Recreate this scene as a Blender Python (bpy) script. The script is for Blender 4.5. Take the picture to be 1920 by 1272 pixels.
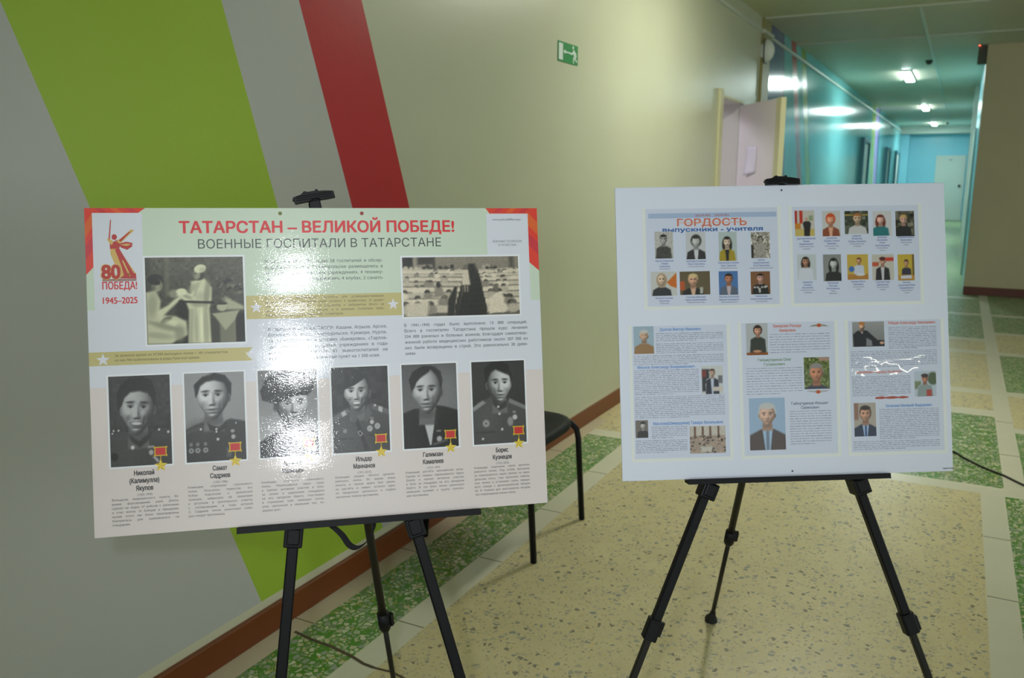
import bpy, bmesh, math, random
import numpy as np
from mathutils import Vector, Matrix
from mathutils.geometry import delaunay_2d_cdt

for o in list(bpy.data.objects):
    bpy.data.objects.remove(o, do_unlink=True)
SC = bpy.context.scene
COL = SC.collection
random.seed(7)
RNG = np.random.default_rng(7)
R = math.radians

# ------------------------------------------------------------------ camera, world, lights, exposure
EYE = Vector((0.0, 0.0, 1.45))
cam_data = bpy.data.cameras.new('camera')
cam_data.sensor_width = 36.0
cam_data.lens = 1580.0 / 1920.0 * 36.0
cam_data.clip_start = 0.05
cam = bpy.data.objects.new('camera', cam_data)
cam.location = EYE
cam.rotation_euler = (math.pi / 2 - math.atan(308 / 1580), 0.0, math.atan(845 * math.cos(math.atan(308 / 1580)) / 1580))
cam_data.dof.use_dof = True
cam_data.dof.focus_distance = 1.60
cam_data.dof.aperture_fstop = 6.5
COL.objects.link(cam)
SC.camera = cam

world = bpy.data.worlds.new('world')
SC.world = world
world.use_nodes = True
world.node_tree.nodes['Background'].inputs[0].default_value = (0.91, 0.97, 0.96, 1)
world.node_tree.nodes['Background'].inputs[1].default_value = 1.08

SC.view_settings.view_transform = 'Standard'
SC.view_settings.look = 'None'
SC.view_settings.exposure = 0.2
SC.view_settings.gamma = 1.0
SC.view_settings.use_curve_mapping = False


def light(name, kind, loc, energy, color, rot=None, **kw):
    d = bpy.data.lights.new(name, kind)
    d.energy = energy
    d.color = color
    for k, v in kw.items():
        setattr(d, k, v)
    o = bpy.data.objects.new(name, d)
    o.location = loc
    if rot is not None:
        o.rotation_euler = rot
    COL.objects.link(o)
    return o


# the photographer's flash, just above and left of the lens
flash_aim = (Vector((-0.78, 1.75, 1.16)) - Vector((-0.095, -0.045, 1.54))).to_track_quat('-Z', 'Y').to_euler()
light('camera_flash', 'SPOT', (-0.095, -0.045, 1.54), 37.0, (0.89, 0.93, 1.0), flash_aim,
      spot_size=R(92), spot_blend=0.9, shadow_soft_size=0.035)


# ------------------------------------------------------------------ colour and material helpers
def lin(c):
    c = np.asarray(c, float) / 255.0
    return np.where(c <= 0.04045, c / 12.92, ((c + 0.055) / 1.055) ** 2.4)


def rgba(c):
    l = lin(c)
    return (float(l[0]), float(l[1]), float(l[2]), 1.0)


MATS = {}


def new_mat(name):
    m = bpy.data.materials.new(name)
    m.use_nodes = True
    MATS[name] = m
    return m, m.node_tree.nodes, m.node_tree.links, m.node_tree.nodes['Principled BSDF']


def setp(b, **kw):
    names = dict(color='Base Color', rough='Roughness', metal='Metallic', spec='Specular IOR Level', coat='Coat Weight',
                 coat_rough='Coat Roughness', emit='Emission Color', estr='Emission Strength', alpha='Alpha', trans='Transmission Weight')
    for k, v in kw.items():
        b.inputs[names[k]].default_value = v


def plain(name, c, rough=0.5, spec=0.5, metal=0.0, bump=0.0, bscale=60.0, vary=0.0, coat=0.0, coat_rough=0.1, bdist=0.002):
    m, n, l, b = new_mat(name)
    setp(b, color=rgba(c), rough=rough, spec=spec, metal=metal, coat=coat, coat_rough=coat_rough)
    if bump or vary:
        tc = n.new('ShaderNodeTexCoord')
        nz = n.new('ShaderNodeTexNoise')
        nz.inputs['Scale'].default_value = bscale
        nz.inputs['Detail'].default_value = 3
        l.new(tc.outputs['Object'], nz.inputs['Vector'])
        if bump:
            bp = n.new('ShaderNodeBump')
            bp.inputs['Strength'].default_value = bump
            bp.inputs['Distance'].default_value = bdist
            l.new(nz.outputs['Fac'], bp.inputs['Height'])
            l.new(bp.outputs['Normal'], b.inputs['Normal'])
            if coat:
                l.new(bp.outputs['Normal'], b.inputs['Coat Normal'])
        if vary:
            nz2 = n.new('ShaderNodeTexNoise')
            nz2.inputs['Scale'].default_value = 1.7
            nz2.inputs['Detail'].default_value = 4
            l.new(tc.outputs['Object'], nz2.inputs['Vector'])
            hv = n.new('ShaderNodeHueSaturation')
            hv.inputs['Color'].default_value = rgba(c)
            mr = n.new('ShaderNodeMapRange')
            mr.inputs['From Min'].default_value = 0.3
            mr.inputs['From Max'].default_value = 0.7
            mr.inputs['To Min'].default_value = 1 - vary
            mr.inputs['To Max'].default_value = 1 + vary
            l.new(nz2.outputs['Fac'], mr.inputs['Value'])
            l.new(mr.outputs['Result'], hv.inputs['Value'])
            l.new(hv.outputs['Color'], b.inputs['Base Color'])
    return m


def wall_paint(name, c, rough=0.34, bump=0.10, spec=0.45):
    return plain(name, c, rough=rough, spec=spec, bump=bump, bscale=38.0, vary=0.025, bdist=0.004)


def terrazzo(name, matrix, chips, cell, keep, edge, rough=0.22, second=None):
    """stone chips set in coloured cement: a voronoi cell per chip, some cells left as plain cement"""
    m, n, l, b = new_mat(name)
    tc = n.new('ShaderNodeTexCoord')
    nz = n.new('ShaderNodeTexNoise')
    nz.inputs['Scale'].default_value = 45
    l.new(tc.outputs['Object'], nz.inputs['Vector'])
    mixv = n.new('ShaderNodeVectorMath')
    mixv.operation = 'MULTIPLY_ADD'
    mixv.inputs[1].default_value = (0.012, 0.012, 0.012)
    l.new(nz.outputs['Color'], mixv.inputs[0])
    l.new(tc.outputs['Object'], mixv.inputs[2])
    cur = None

    def layer(cell, keep, edge, chips, under):
        vd = n.new('ShaderNodeTexVoronoi')
        vd.voronoi_dimensions = '2D'
        vd.feature = 'DISTANCE_TO_EDGE'
        vc = n.new('ShaderNodeTexVoronoi')
        vc.voronoi_dimensions = '2D'
        for v in (vd, vc):
            v.inputs['Scale'].default_value = 1.0 / cell
            l.new(mixv.outputs[0], v.inputs['Vector'])
        sep = n.new('ShaderNodeSeparateColor')
        l.new(vc.outputs['Color'], sep.inputs[0])
        ramp = n.new('ShaderNodeValToRGB')
        ramp.color_ramp.interpolation = 'CONSTANT'
        els = ramp.color_ramp.elements
        while len(els) < len(chips):
            els.new(0.5)
        for i, cc in enumerate(chips):
            els[i].position = i / len(chips)
            els[i].color = rgba(cc)
        l.new(sep.outputs[0], ramp.inputs[0])
        # inside the chip = far from the edge (threshold varies per cell) and cell kept
        th = n.new('ShaderNodeMath')
        th.operation = 'MULTIPLY_ADD'
        th.inputs[1].default_value = edge
        th.inputs[2].default_value = edge * 0.45
        l.new(sep.outputs[2], th.inputs[0])
        gt = n.new('ShaderNodeMath')
        gt.operation = 'GREATER_THAN'
        l.new(vd.outputs['Distance'], gt.inputs[0])
        l.new(th.outputs[0], gt.inputs[1])
        kp = n.new('ShaderNodeMath')
        kp.operation = 'LESS_THAN'
        kp.inputs[1].default_value = keep
        l.new(sep.outputs[1], kp.inputs[0])
        mul = n.new('ShaderNodeMath')
        mul.operation = 'MULTIPLY'
        l.new(gt.outputs[0], mul.inputs[0])
        l.new(kp.outputs[0], mul.inputs[1])
        mx = n.new('ShaderNodeMix')
        mx.data_type = 'RGBA'
        l.new(mul.outputs[0], mx.inputs['Factor'])
        if under is None:
            nb = n.new('ShaderNodeTexNoise')
            nb.inputs['Scale'].default_value = 6
            l.new(tc.outputs['Object'], nb.inputs['Vector'])
            hv = n.new('ShaderNodeHueSaturation')
            hv.inputs['Color'].default_value = rgba(matrix)
            mr = n.new('ShaderNodeMapRange')
            mr.inputs['To Min'].default_value = 0.88
            mr.inputs['To Max'].default_value = 1.12
            l.new(nb.outputs['Fac'], mr.inputs['Value'])
            l.new(mr.outputs['Result'], hv.inputs['Value'])
            l.new(hv.outputs['Color'], mx.inputs[6])
        else:
            l.new(under, mx.inputs[6])
        l.new(ramp.outputs['Color'], mx.inputs[7])
        return mx.outputs[2]

    if second:
        cur = layer(*second, cur)
    cur = layer(cell, keep, edge, chips, cur)
    l.new(cur, b.inputs['Base Color'])
    setp(b, rough=rough, spec=0.4)
    return m


def print_mat(name, rough=0.35, coat=0.0, coat_rough=0.05, bumps=(), wave=None):
    """printed paper: the ink colours are stored with the mesh"""
    m, n, l, b = new_mat(name)
    at = n.new('ShaderNodeAttribute')
    at.attribute_name = 'ink'
    l.new(at.outputs['Color'], b.inputs['Base Color'])
    setp(b, rough=rough, coat=coat, coat_rough=coat_rough, spec=0.35)
    if bumps:
        tc = n.new('ShaderNodeTexCoord')
        prev = None
        if wave:
            # the laminate ripples along the height of the sheet
            sx = n.new('ShaderNodeSeparateXYZ')
            l.new(tc.outputs['Object'], sx.inputs[0])
            ma = n.new('ShaderNodeMath')
            ma.operation = 'MULTIPLY_ADD'
            ma.inputs[1].default_value = wave[0]
            ma.inputs[2].default_value = wave[1]
            l.new(sx.outputs['Z'], ma.inputs[0])
            si = n.new('ShaderNodeMath')
            si.operation = 'SINE'
            l.new(ma.outputs[0], si.inputs[0])
            # and the sheet is slightly bowed
            dz = n.new('ShaderNodeMath')
            dz.operation = 'ADD'
            dz.inputs[1].default_value = wave[4]
            l.new(sx.outputs['Z'], dz.inputs[0])
            sq = n.new('ShaderNodeMath')
            sq.operation = 'MULTIPLY'
            l.new(dz.outputs[0], sq.inputs[0])
            l.new(dz.outputs[0], sq.inputs[1])
            sc1 = n.new('ShaderNodeMath')
            sc1.operation = 'MULTIPLY'
            sc1.inputs[1].default_value = wave[3]
            l.new(sq.outputs[0], sc1.inputs[0])
            sc2 = n.new('ShaderNodeMath')
            sc2.operation = 'MULTIPLY_ADD'
            sc2.inputs[1].default_value = wave[2]
            l.new(si.outputs[0], sc2.inputs[0])
            l.new(sc1.outputs[0], sc2.inputs[2])
            bp = n.new('ShaderNodeBump')
            bp.inputs['Strength'].default_value = 1.0
            bp.inputs['Distance'].default_value = 1.0
            l.new(sc2.outputs[0], bp.inputs['Height'])
            prev = bp.outputs['Normal']
        for sc, st, dist in bumps:
            nz = n.new('ShaderNodeTexNoise')
            nz.inputs['Scale'].default_value = sc
            nz.inputs['Detail'].default_value = 2
            mp = n.new('ShaderNodeMapping')
            mp.inputs['Scale'].default_value = (0.30, 1.0, 1.0) if sc < 50 else (1, 1, 1)
            l.new(tc.outputs['Object'], mp.inputs['Vector'])
            mp.inputs['Location'].default_value = (0.3, 0.0, 0.62)
            l.new(mp.outputs['Vector'], nz.inputs['Vector'])
            bp = n.new('ShaderNodeBump')
            bp.inputs['Strength'].default_value = st
            bp.inputs['Distance'].default_value = dist
            l.new(nz.outputs['Fac'], bp.inputs['Height'])
            if prev:
                l.new(prev, bp.inputs['Normal'])
            prev = bp.outputs['Normal']
        l.new(prev, b.inputs['Normal'])
        l.new(prev, b.inputs['Coat Normal'])
    return m


GLOSSY_INK = print_mat('laminated_print', rough=0.42, coat=0.55, coat_rough=0.04, wave=(26.0, 1.35, 0.00085, 0.19, -0.095), bumps=((9.0, 0.35, 0.004), (380.0, 0.16, 0.0008)))
SHEET_INK = print_mat('sheet_print', rough=0.45, coat=0.5, coat_rough=0.02, bumps=((7.0, 0.25, 0.008),))
SIGN_INK = print_mat('sign_print', rough=0.4)

M_WALL_COOL_LIT = wall_paint('cool_lit_wall_paint', (186, 188, 186))  # near stretch of the wall paint, cool flash light put into the tint
M_WALL_WARM_LIT = wall_paint('warm_lit_wall_paint', (190, 194, 170))  # same paint past the red band, warm lamp light put into the tint
M_GREEN = wall_paint('lime_green_paint', (160, 192, 62))
M_RED = wall_paint('red_paint', (184, 46, 54))
M_CREAM = plain('cream_plaster', (204, 204, 176), rough=0.6, bump=0.1)
M_TEAL = wall_paint('teal_paint', (116, 186, 188), rough=0.13, spec=0.12)
M_TEAL_LIGHT = wall_paint('light_blue_paint', (138, 204, 222), rough=0.3)
M_SLATE = wall_paint('slate_violet_paint', (96, 96, 140), rough=0.14, spec=0.25)
M_BRICKRED = wall_paint('brick_red_paint', (172, 62, 60), rough=0.18, spec=0.25)
M_LEAF = wall_paint('leaf_green_paint', (130, 164, 60), rough=0.18, spec=0.25)
M_LILAC = wall_paint('lilac_paint', (150, 130, 190), rough=0.2, spec=0.25)
M_NAVY = wall_paint('navy_paint', (40, 76, 130), rough=0.2, spec=0.25)
M_BROWN = plain('brown_skirting_paint', (112, 56, 20), rough=0.35, bump=0.15, bscale=20, vary=0.08)
M_DARKBROWN = plain('dark_brown_skirting_paint', (96, 40, 24), rough=0.35, vary=0.05)
M_TAUPE = plain('taupe_wall_paint', (196, 188, 154), rough=0.6, bump=0.08, bscale=50, vary=0.03)
M_CEIL_HALL = plain('hall_ceiling_paint', (198, 202, 168), rough=0.5, vary=0.03)
M_CEIL_CORR = plain('corridor_ceiling_paint', (206, 202, 182), rough=0.5, spec=0.25, vary=0.03)
M_TRIM = plain('pale_trim', (196, 202, 190), rough=0.4)
M_PILASTER = plain('ochre_corner_paint', (150, 142, 88), rough=0.45, vary=0.04)
M_STONE = plain('beige_stone_strip', (200, 190, 166), rough=0.35, vary=0.07)
M_BAND = plain('pale_stone_band', (214, 213, 196), rough=0.32, vary=0.05)
M_SEAM = plain('dark_floor_seam', (112, 106, 84), rough=0.7)
M_CRACK = plain('dark_floor_joint', (86, 74, 58), rough=0.8, vary=0.2)
M_GREENFLOOR = terrazzo('green_terrazzo', (82, 138, 52),
                        [(206, 206, 186), (176, 184, 164), (150, 160, 148), (194, 190, 160), (120, 142, 110)],
                        0.0205, 0.80, 0.17, rough=0.34,
                        second=(0.011, 0.5, 0.22, [(192, 196, 168), (150, 158, 128), (190, 172, 112)]))
M_BEIGEFLOOR = terrazzo('beige_terrazzo', (210, 200, 158),
                        [(166, 164, 148), (146, 148, 142), (184, 176, 150), (132, 126, 108), (196, 188, 160)],
                        0.0195, 0.40, 0.26, rough=0.36,
                        second=(0.009, 0.38, 0.24, [(218, 209, 174), (184, 172, 130), (164, 157, 134), (214, 192, 132)]))
M_BLACK = plain('black_plastic', (15, 16, 21), rough=0.45, spec=0.25)
M_BLACKMETAL = plain('black_painted_metal', (12, 13, 18), rough=0.45, spec=0.25)
M_DARKGREY = plain('dark_grey_metal', (32, 31, 27), rough=0.45, spec=0.3)
M_RUBBER = plain('black_rubber', (24, 24, 24), rough=0.8)
M_STRAP = plain('black_webbing', (24, 24, 28), rough=0.9)
M_VINYL = plain('dark_seat_vinyl', (24, 30, 34), rough=0.62, spec=0.25, bump=0.2, bscale=150)
M_FOAM = plain('white_foam_board', (226, 228, 236), rough=0.4)
M_BOARD = plain('white_plastic_board', (228, 233, 250), rough=0.35, spec=0.4)
M_POCKET = plain('milky_pocket_border', (234, 237, 236), rough=0.3)
M_DOOR = plain('off_white_door', (224, 218, 224), rough=0.4, vary=0.03)
M_DOOREDGE = plain('cream_door_edge', (206, 204, 166), rough=0.5)
M_REVEAL = plain('grey_lilac_plaster', (206, 203, 206), rough=0.6)
M_FARDOOR = plain('cream_far_door', (196, 204, 196), rough=0.5)
M_FRAMEGREY = plain('dark_teal_frame', (56, 110, 124), rough=0.4)
M_PAPER = plain('white_paper', (226, 222, 240), rough=0.5)
M_WHITEPLASTIC = plain('white_plastic', (214, 220, 216), rough=0.35)
M_DEVICE = plain('grey_device_plastic', (84, 88, 76), rough=0.5)
M_METAL = plain('steel', (150, 150, 150), rough=0.3, metal=1.0)
M_CORD = plain('black_cable', (20, 20, 20), rough=0.5)


def emissive(name, c, strength):
    m, n, l, b = new_mat(name)
    setp(b, color=(0.8, 0.8, 0.8, 1), emit=(c[0], c[1], c[2], 1), estr=strength)
    return m


M_TUBE = emissive('lit_lamp_cover', (0.86, 1.0, 0.96), 112.0)
M_HALLTUBE = emissive('lit_hall_lamp_cover', (1.0, 0.98, 0.82), 62.0)
M_LED = emissive('red_led', (1.0, 0.05, 0.03), 40.0)


# ------------------------------------------------------------------ object helpers
class MB:
    """collects geometry, links it as one mesh object"""

    def __init__(s):
        s.v, s.f, s.mi, s.smooth = [], [], [], []
        s.mats = []

    def midx(s, m):
        if m not in s.mats:
            s.mats.append(m)
        return s.mats.index(m)

    def add(s, verts, faces, m=None, smooth=False):
        b = len(s.v)
        s.v += [tuple(map(float, p)) for p in verts]
        i = s.midx(m) if m else 0
        for f in faces:
            s.f.append([b + k for k in f])
            s.mi.append(i)
            s.smooth.append(smooth)
        return s

    def quad(s, a, b, c, d, m=None):
        return s.add([a, b, c, d], [(0, 1, 2, 3)], m)

    def box(s, lo, hi, m=None, mat=None):
        x0, y0, z0 = lo
        x1, y1, z1 = hi
        vs = [Vector(p) for p in ((x0, y0, z0), (x1, y0, z0), (x1, y1, z0), (x0, y1, z0), (x0, y0, z1), (x1, y0, z1), (x1, y1, z1), (x0, y1, z1))]
        if mat:
            vs = [mat @ p for p in vs]
        return s.add(vs, [(0, 3, 2, 1), (4, 5, 6, 7), (0, 1, 5, 4), (1, 2, 6, 5), (2, 3, 7, 6), (3, 0, 4, 7)], m)

    def prism(s, outline, y0, y1, m=None, mat=None):
        """outline in x,z extruded along y"""
        k = len(outline)
        vs = [Vector((x, y0, z)) for x, z in outline] + [Vector((x, y1, z)) for x, z in outline]
        if mat:
            vs = [mat @ p for p in vs]
        fs = [tuple(range(k)), tuple(range(2 * k - 1, k - 1, -1))]
        fs += [(i, k + i, k + (i + 1) % k, (i + 1) % k) for i in range(k)]
        return s.add(vs, fs, m)

    def tube(s, pts, r, seg=10, m=None, smooth=True, square=False, up=None, caps=True):
        """sweep a round (or rounded square) section along points; r may be a list"""
        pts = [Vector(p) for p in pts]
        rs = r if isinstance(r, (list, tuple)) else [r] * len(pts)
        if square:
            sec = []
            for q in range(4):
                for da in (-0.16, 0.16):
                    a = math.pi / 4 + q * math.pi / 2 + da
                    sec.append((math.cos(a) * 1.25, math.sin(a) * 1.25))
        else:
            sec = [(math.cos(2 * math.pi * i / seg), math.sin(2 * math.pi * i / seg)) for i in range(seg)]
        k = len(sec)
        vs = []
        u = None
        for i, p in enumerate(pts):
            t = (pts[min(i + 1, len(pts) - 1)] - pts[max(i - 1, 0)]).normalized()
            if u is None:
                ref = Vector(up) if up is not None else (Vector((0, 0, 1)) if abs(t.z) < 0.9 else Vector((0, 1, 0)))
                u = (ref - t * ref.dot(t)).normalized()
            else:
                u = (u - t * u.dot(t)).normalized()
            w = t.cross(u)
            for a, b in sec:
                vs.append(p + (u * a + w * b) * rs[i])
        fs = []
        for i in range(len(pts) - 1):
            for j in range(k):
                fs.append((i * k + j, i * k + (j + 1) % k, (i + 1) * k + (j + 1) % k, (i + 1) * k + j))
        if caps:
            fs.append(tuple(range(k - 1, -1, -1)))
            fs.append(tuple((len(pts) - 1) * k + j for j in range(k)))
        return s.add(vs, fs, m, smooth and not square)

    def ball(s, c, rad, m=None, nu=14, nv=8, half=None):
        c = Vector(c)
        vs, fs = [], []
        for j in range(nv + 1):
            ph = math.pi * j / nv
            for i in range(nu):
                th = 2 * math.pi * i / nu
                vs.append(c + Vector((rad[0] * math.sin(ph) * math.cos(th), rad[1] * math.sin(ph) * math.sin(th), rad[2] * math.cos(ph))))
        for j in range(nv):
            for i in range(nu):
                fs.append((j * nu + i, (j + 1) * nu + i, (j + 1) * nu + (i + 1) % nu, j * nu + (i + 1) % nu))
        return s.add(vs, fs, m, True)

    def build(s, name, mat=None, parent=None, bevel=0.0, kind=None, label=None):
        me = bpy.data.meshes.new(name)
        me.from_pydata(s.v, [], s.f)
        for m in (s.mats or ([mat] if mat else [])):
            me.materials.append(m)
        me.polygons.foreach_set('material_index', s.mi)
        me.polygons.foreach_set('use_smooth', s.smooth)
        bm = bmesh.new()
        bm.from_mesh(me)
        bmesh.ops.remove_doubles(bm, verts=bm.verts, dist=1e-6)
        if kind != 'flat':
            bmesh.ops.recalc_face_normals(bm, faces=bm.faces)
        bm.to_mesh(me)
        bm.free()
        o = bpy.data.objects.new(name, me)
        COL.objects.link(o)
        if parent:
            o.parent = parent
        if bevel:
            bv = o.modifiers.new('bevel', 'BEVEL')
            bv.width = bevel
            bv.segments = 2
            bv.limit_method = 'ANGLE'
        if kind == 'structure':
            o['kind'] = 'structure'
        if label:
            o['label'] = label
        return o


def tag(o, label, cat, group=None):
    o['label'] = label
    o['category'] = cat
    if group:
        o['group'] = group
    return o


def empty(name, label, cat, loc=(0, 0, 0), group=None):
    o = bpy.data.objects.new(name, None)
    o.empty_display_size = 0.05
    o.location = loc
    COL.objects.link(o)
    return tag(o, label, cat, group)


def pose(pos, yaw, tilt, roll):
    return Matrix.Translation(pos) @ Matrix.Rotation(yaw, 4, 'Z') @ Matrix.Rotation(tilt, 4, 'X') @ Matrix.Rotation(roll, 4, 'Y')


# ------------------------------------------------------------------ the room
XW = -1.853          # wall behind the stands
YC = 11.745          # end of the hall, start of the corridor
XR = 0.13            # right wall of the corridor
YE = 31.0            # end of the corridor
ZC = 2.95

# floor: a pattern of terrazzo fields between stone bands
xs = [XW, -1.759, -1.524, -1.422, XR, 0.2045, 0.303, 0.396, 10.0]
ys = [-5.0, 4.285, 4.40, 4.60, 5.43, 5.53, 5.75, 5.91, 6.35, 6.48, 7.81, 7.95, 8.43, 8.57, 8.85, 8.96, 10.0, 10.13, 11.33, 11.49, YC, YE]


def floor_mat(x, y):
    if y < 4.285:
        if x < -1.759: return M_STONE
        if x < -1.524: return M_GREENFLOOR
        if x < -1.422: return M_BAND
        if x < 0.2045: return M_BEIGEFLOOR
        if x < 0.303: return M_BAND
        return M_GREENFLOOR
    if y < 4.40:
        return M_BAND if x > -1.759 else M_STONE
    if 0.303 < x < 0.396 and y < YC:
        return M_BAND
    if x < 0.303:
        if x < -1.2 and y < 11.3:
            return M_STONE if (x < -1.759 and y < 4.6) else M_BEIGEFLOOR
        for a, b, mm in ((4.40, 5.75, M_GREENFLOOR), (5.75, 5.91, M_BAND), (5.91, 6.35, M_BEIGEFLOOR), (6.35, 6.48, M_BAND), (6.48, 7.81, M_BEIGEFLOOR),
                         (7.81, 7.95, M_BAND), (7.95, 8.43, M_BEIGEFLOOR), (8.43, 8.57, M_BAND), (8.57, 10.0, M_GREENFLOOR), (10.0, 10.13, M_BAND),
                         (10.13, 11.33, M_GREENFLOOR), (11.33, 11.49, M_BAND)):
            if a <= y < b: return mm
        return M_GREENFLOOR
    for a, b, mm in ((4.40, 5.43, M_GREENFLOOR), (5.43, 5.53, M_BAND), (5.53, 6.35, M_BEIGEFLOOR), (6.35, 6.48, M_BAND), (6.48, 7.81, M_GREENFLOOR),
                     (7.81, 7.95, M_BAND), (7.95, 8.85, M_BEIGEFLOOR), (8.85, 8.96, M_BAND), (8.96, 10.0, M_GREENFLOOR), (10.0, 10.13, M_BAND)):
        if a <= y < b: return mm
    return M_GREENFLOOR


fb = MB()
for i in range(len(xs) - 1):
    for j in range(len(ys) - 1):
        fb.quad((xs[i], ys[j], 0), (xs[i + 1], ys[j], 0), (xs[i + 1], ys[j + 1], 0), (xs[i], ys[j + 1], 0),
                floor_mat((xs[i] + xs[i + 1]) / 2, (ys[j] + ys[j + 1]) / 2))
floor_o = fb.build('floor', kind='structure')
sb = MB()
for x0, x1, yy in [(0.207, 0.303, v) for v in (3.751, 3.189, 2.63, 2.07)] + [(0.305, 0.394, v) for v in (4.964, 5.65)] + \
        [(-1.522, -1.424, v) for v in (1.56, 2.093, 2.629, 3.17, 3.716)] + [(-1.85, -1.761, v) for v in (1.30, 1.948, 2.552, 3.3, 3.93)]:
    sb.box((x0, yy - 0.002, -0.004), (x1, yy + 0.002, 0.0006))
sb.build('floor_seams', M_SEAM, parent=floor_o)
cb = MB()
pts = [(-1.78, 1.880), (-1.70, 1.868), (-1.62, 1.866), (-1.524, 1.851), (-1.47, 1.836), (-1.43, 1.834), (-1.37, 1.840), (-1.30, 1.828), (-1.238, 1.831),
       (-1.127, 1.824), (-0.98, 1.80)]
for (xa, ya), (xb, yb) in zip(pts[:-1], pts[1:]):
    w = 0.006 if xa < -1.45 else 0.0045
    cb.add([(xa, ya - w, 0.0008), (xb, yb - w, 0.0008), (xb, yb + w, 0.0008), (xa, ya + w, 0.0008)], [(0, 1, 2, 3)])
cb.build('floor_joint', M_CRACK, parent=floor_o)


# wall behind the stands: one paint with a lime and a red band, cool and warm light tinted in; doorway cut in
def poly_strip(b, left, right, m, x=XW):
    """left/right: matching lists of (y, z) from bottom to top"""
    for (a, c), (d, e) in zip(zip(left[:-1], left[1:]), zip(right[:-1], right[1:])):
        b.quad((x, a[0], a[1]), (x, d[0], d[1]), (x, e[0], e[1]), (x, c[0], c[1]), m)


wl = MB()
zt = ZC
poly_strip(wl, [(-3, 0.088), (-3, 0.117)], [(7.32, 0.088), (7.32, 0.117)], M_CREAM)
zz = [0.117, 1.358, zt]
e0 = [(-3, z) for z in zz]
e1 = [(1.816 - (z - 0.117) * 0.3757, z) for z in zz]
e2 = [(2.462, zz[0]), (1.981, zz[1]), (1.981 - (zt - 1.358) * 0.3115, zt)]
e3 = [(2.776 - (z - 0.117) * 0.352, z) for z in zz]
e4 = [(3.13 - (z - 0.117) * 0.363, z) for z in zz]
e5 = [(7.32, z) for z in zz]
poly_strip(wl, e0, e1, M_WALL_COOL_LIT)
poly_strip(wl, e1, e2, M_GREEN)
poly_strip(wl, e2, e3, M_WALL_COOL_LIT)
poly_strip(wl, e3, e4, M_RED)
poly_strip(wl, e4, e5, M_WALL_WARM_LIT)
wl.quad((XW, 7.32, 2.09), (XW, 8.117, 2.09), (XW, 8.117, zt), (XW, 7.32, zt), M_WALL_WARM_LIT)
wl.quad((XW, 8.117, 0), (XW, 9.1, 0), (XW, 9.1, zt), (XW, 8.117, zt), M_WALL_WARM_LIT)
wl.build('wall_left', kind='structure')

# doorway reveal and the dim room behind it
rv = MB()
rv.quad((XW, 8.117, 0), (XW - 0.28, 8.117, 0), (XW - 0.28, 8.117, 2.09), (XW, 8.117, 2.09), M_REVEAL)
rv.quad((XW, 7.32, 0), (XW - 0.28, 7.32, 0), (XW - 0.28, 7.32, 2.09), (XW, 7.32, 2.09), M_REVEAL)
rv.quad((XW, 7.32, 2.09), (XW, 8.117, 2.09), (XW - 0.28, 8.117, 2.09), (XW - 0.28, 7.32, 2.09), M_REVEAL)
xa, xb, ya, yb, zr = XW - 3.2, XW - 0.28, 5.6, 9.4, 2.9
rv.quad((xa, ya, 0), (xa, yb, 0), (xa, yb, zr), (xa, ya, zr), M_REVEAL)
rv.quad((xa, ya, 0), (xb, ya, 0), (xb, ya, zr), (xa, ya, zr), M_REVEAL)
rv.quad((xa, yb, 0), (xb, yb, 0), (xb, yb, zr), (xa, yb, zr), M_REVEAL)
rv.quad((xa, ya, zr), (xb, ya, zr), (xb, yb, zr), (xa, yb, zr), M_REVEAL)
rv.quad((xa, ya, 0), (xb, ya, 0), (xb, yb, 0), (xa, yb, 0), M_STONE)
rv.quad((xb, 7.32, 0), (XW, 7.32, 0), (XW, 8.117, 0), (xb, 8.117, 0), M_STONE)
for y0_, y1_, z0_ in ((ya, 7.32, 0), (8.117, yb, 0), (7.32, 8.117, 2.09)):
    rv.quad((xb, y0_, z0_), (xb, y1_, z0_), (xb, y1_, zr), (xb, y0_, zr), M_REVEAL)
rv.build('wall_doorway', kind='structure')

# overhead light added in the room beyond the open door, brightens the leaf
light('side_room_light', 'AREA', (XW - 1.9, 7.3, 2.85), 32.0, (0.97, 0.96, 1.0), (0, 0, 0), size=1.2)

# corridor wall, teal with slanted coloured stripes
wc = MB()


def sl(y, z0, k):
    return [(y + z0 * k, 0.0), (y - (zt - z0) * k, zt)]


edges = [([(9.1, 0.0), (9.1, zt)], None),
         (sl(10.05, 2.54, 0.34), M_SLATE),
         (sl(10.66, 2.42, 0.62), M_TEAL), (sl(11.00, 2.42, 0.62), M_BRICKRED),
         (sl(11.34, 2.42, 0.62), M_TEAL), (sl(11.70, 2.42, 0.62), M_LEAF),
         (sl(20.5, 2.42, 0.3), M_TEAL), (sl(21.35, 2.42, 0.3), M_LEAF), (sl(22.1, 2.42, 0.3), M_LILAC), (sl(22.5, 2.42, 0.3), M_NAVY),
         ([(YE, 0.0), (YE, zt)], M_TEAL)]
for (a, _), (b2, mm) in zip(edges[:-1], edges[1:]):
    poly_strip(wc, a, b2, mm)
wc.build('wall_corridor_left', kind='structure')

wr = MB()
wr.box((XR, YC, 0), (10.0, YC + 0.02, ZC), M_TAUPE)
wr.build('wall_right', kind='structure')
wr = MB()
wr.quad((XR, YC + 0.02, 0), (XR, YE, 0), (XR, YE, ZC), (XR, YC + 0.02, ZC), M_TEAL_LIGHT)
wr.build('wall_corridor_right', kind='structure')
wr = MB()
wr.quad((XW, YE, 0), (XR, YE, 0), (XR, YE, ZC), (XW, YE, ZC), M_TEAL_LIGHT)
wr.build('wall_end', kind='structure')

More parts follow.
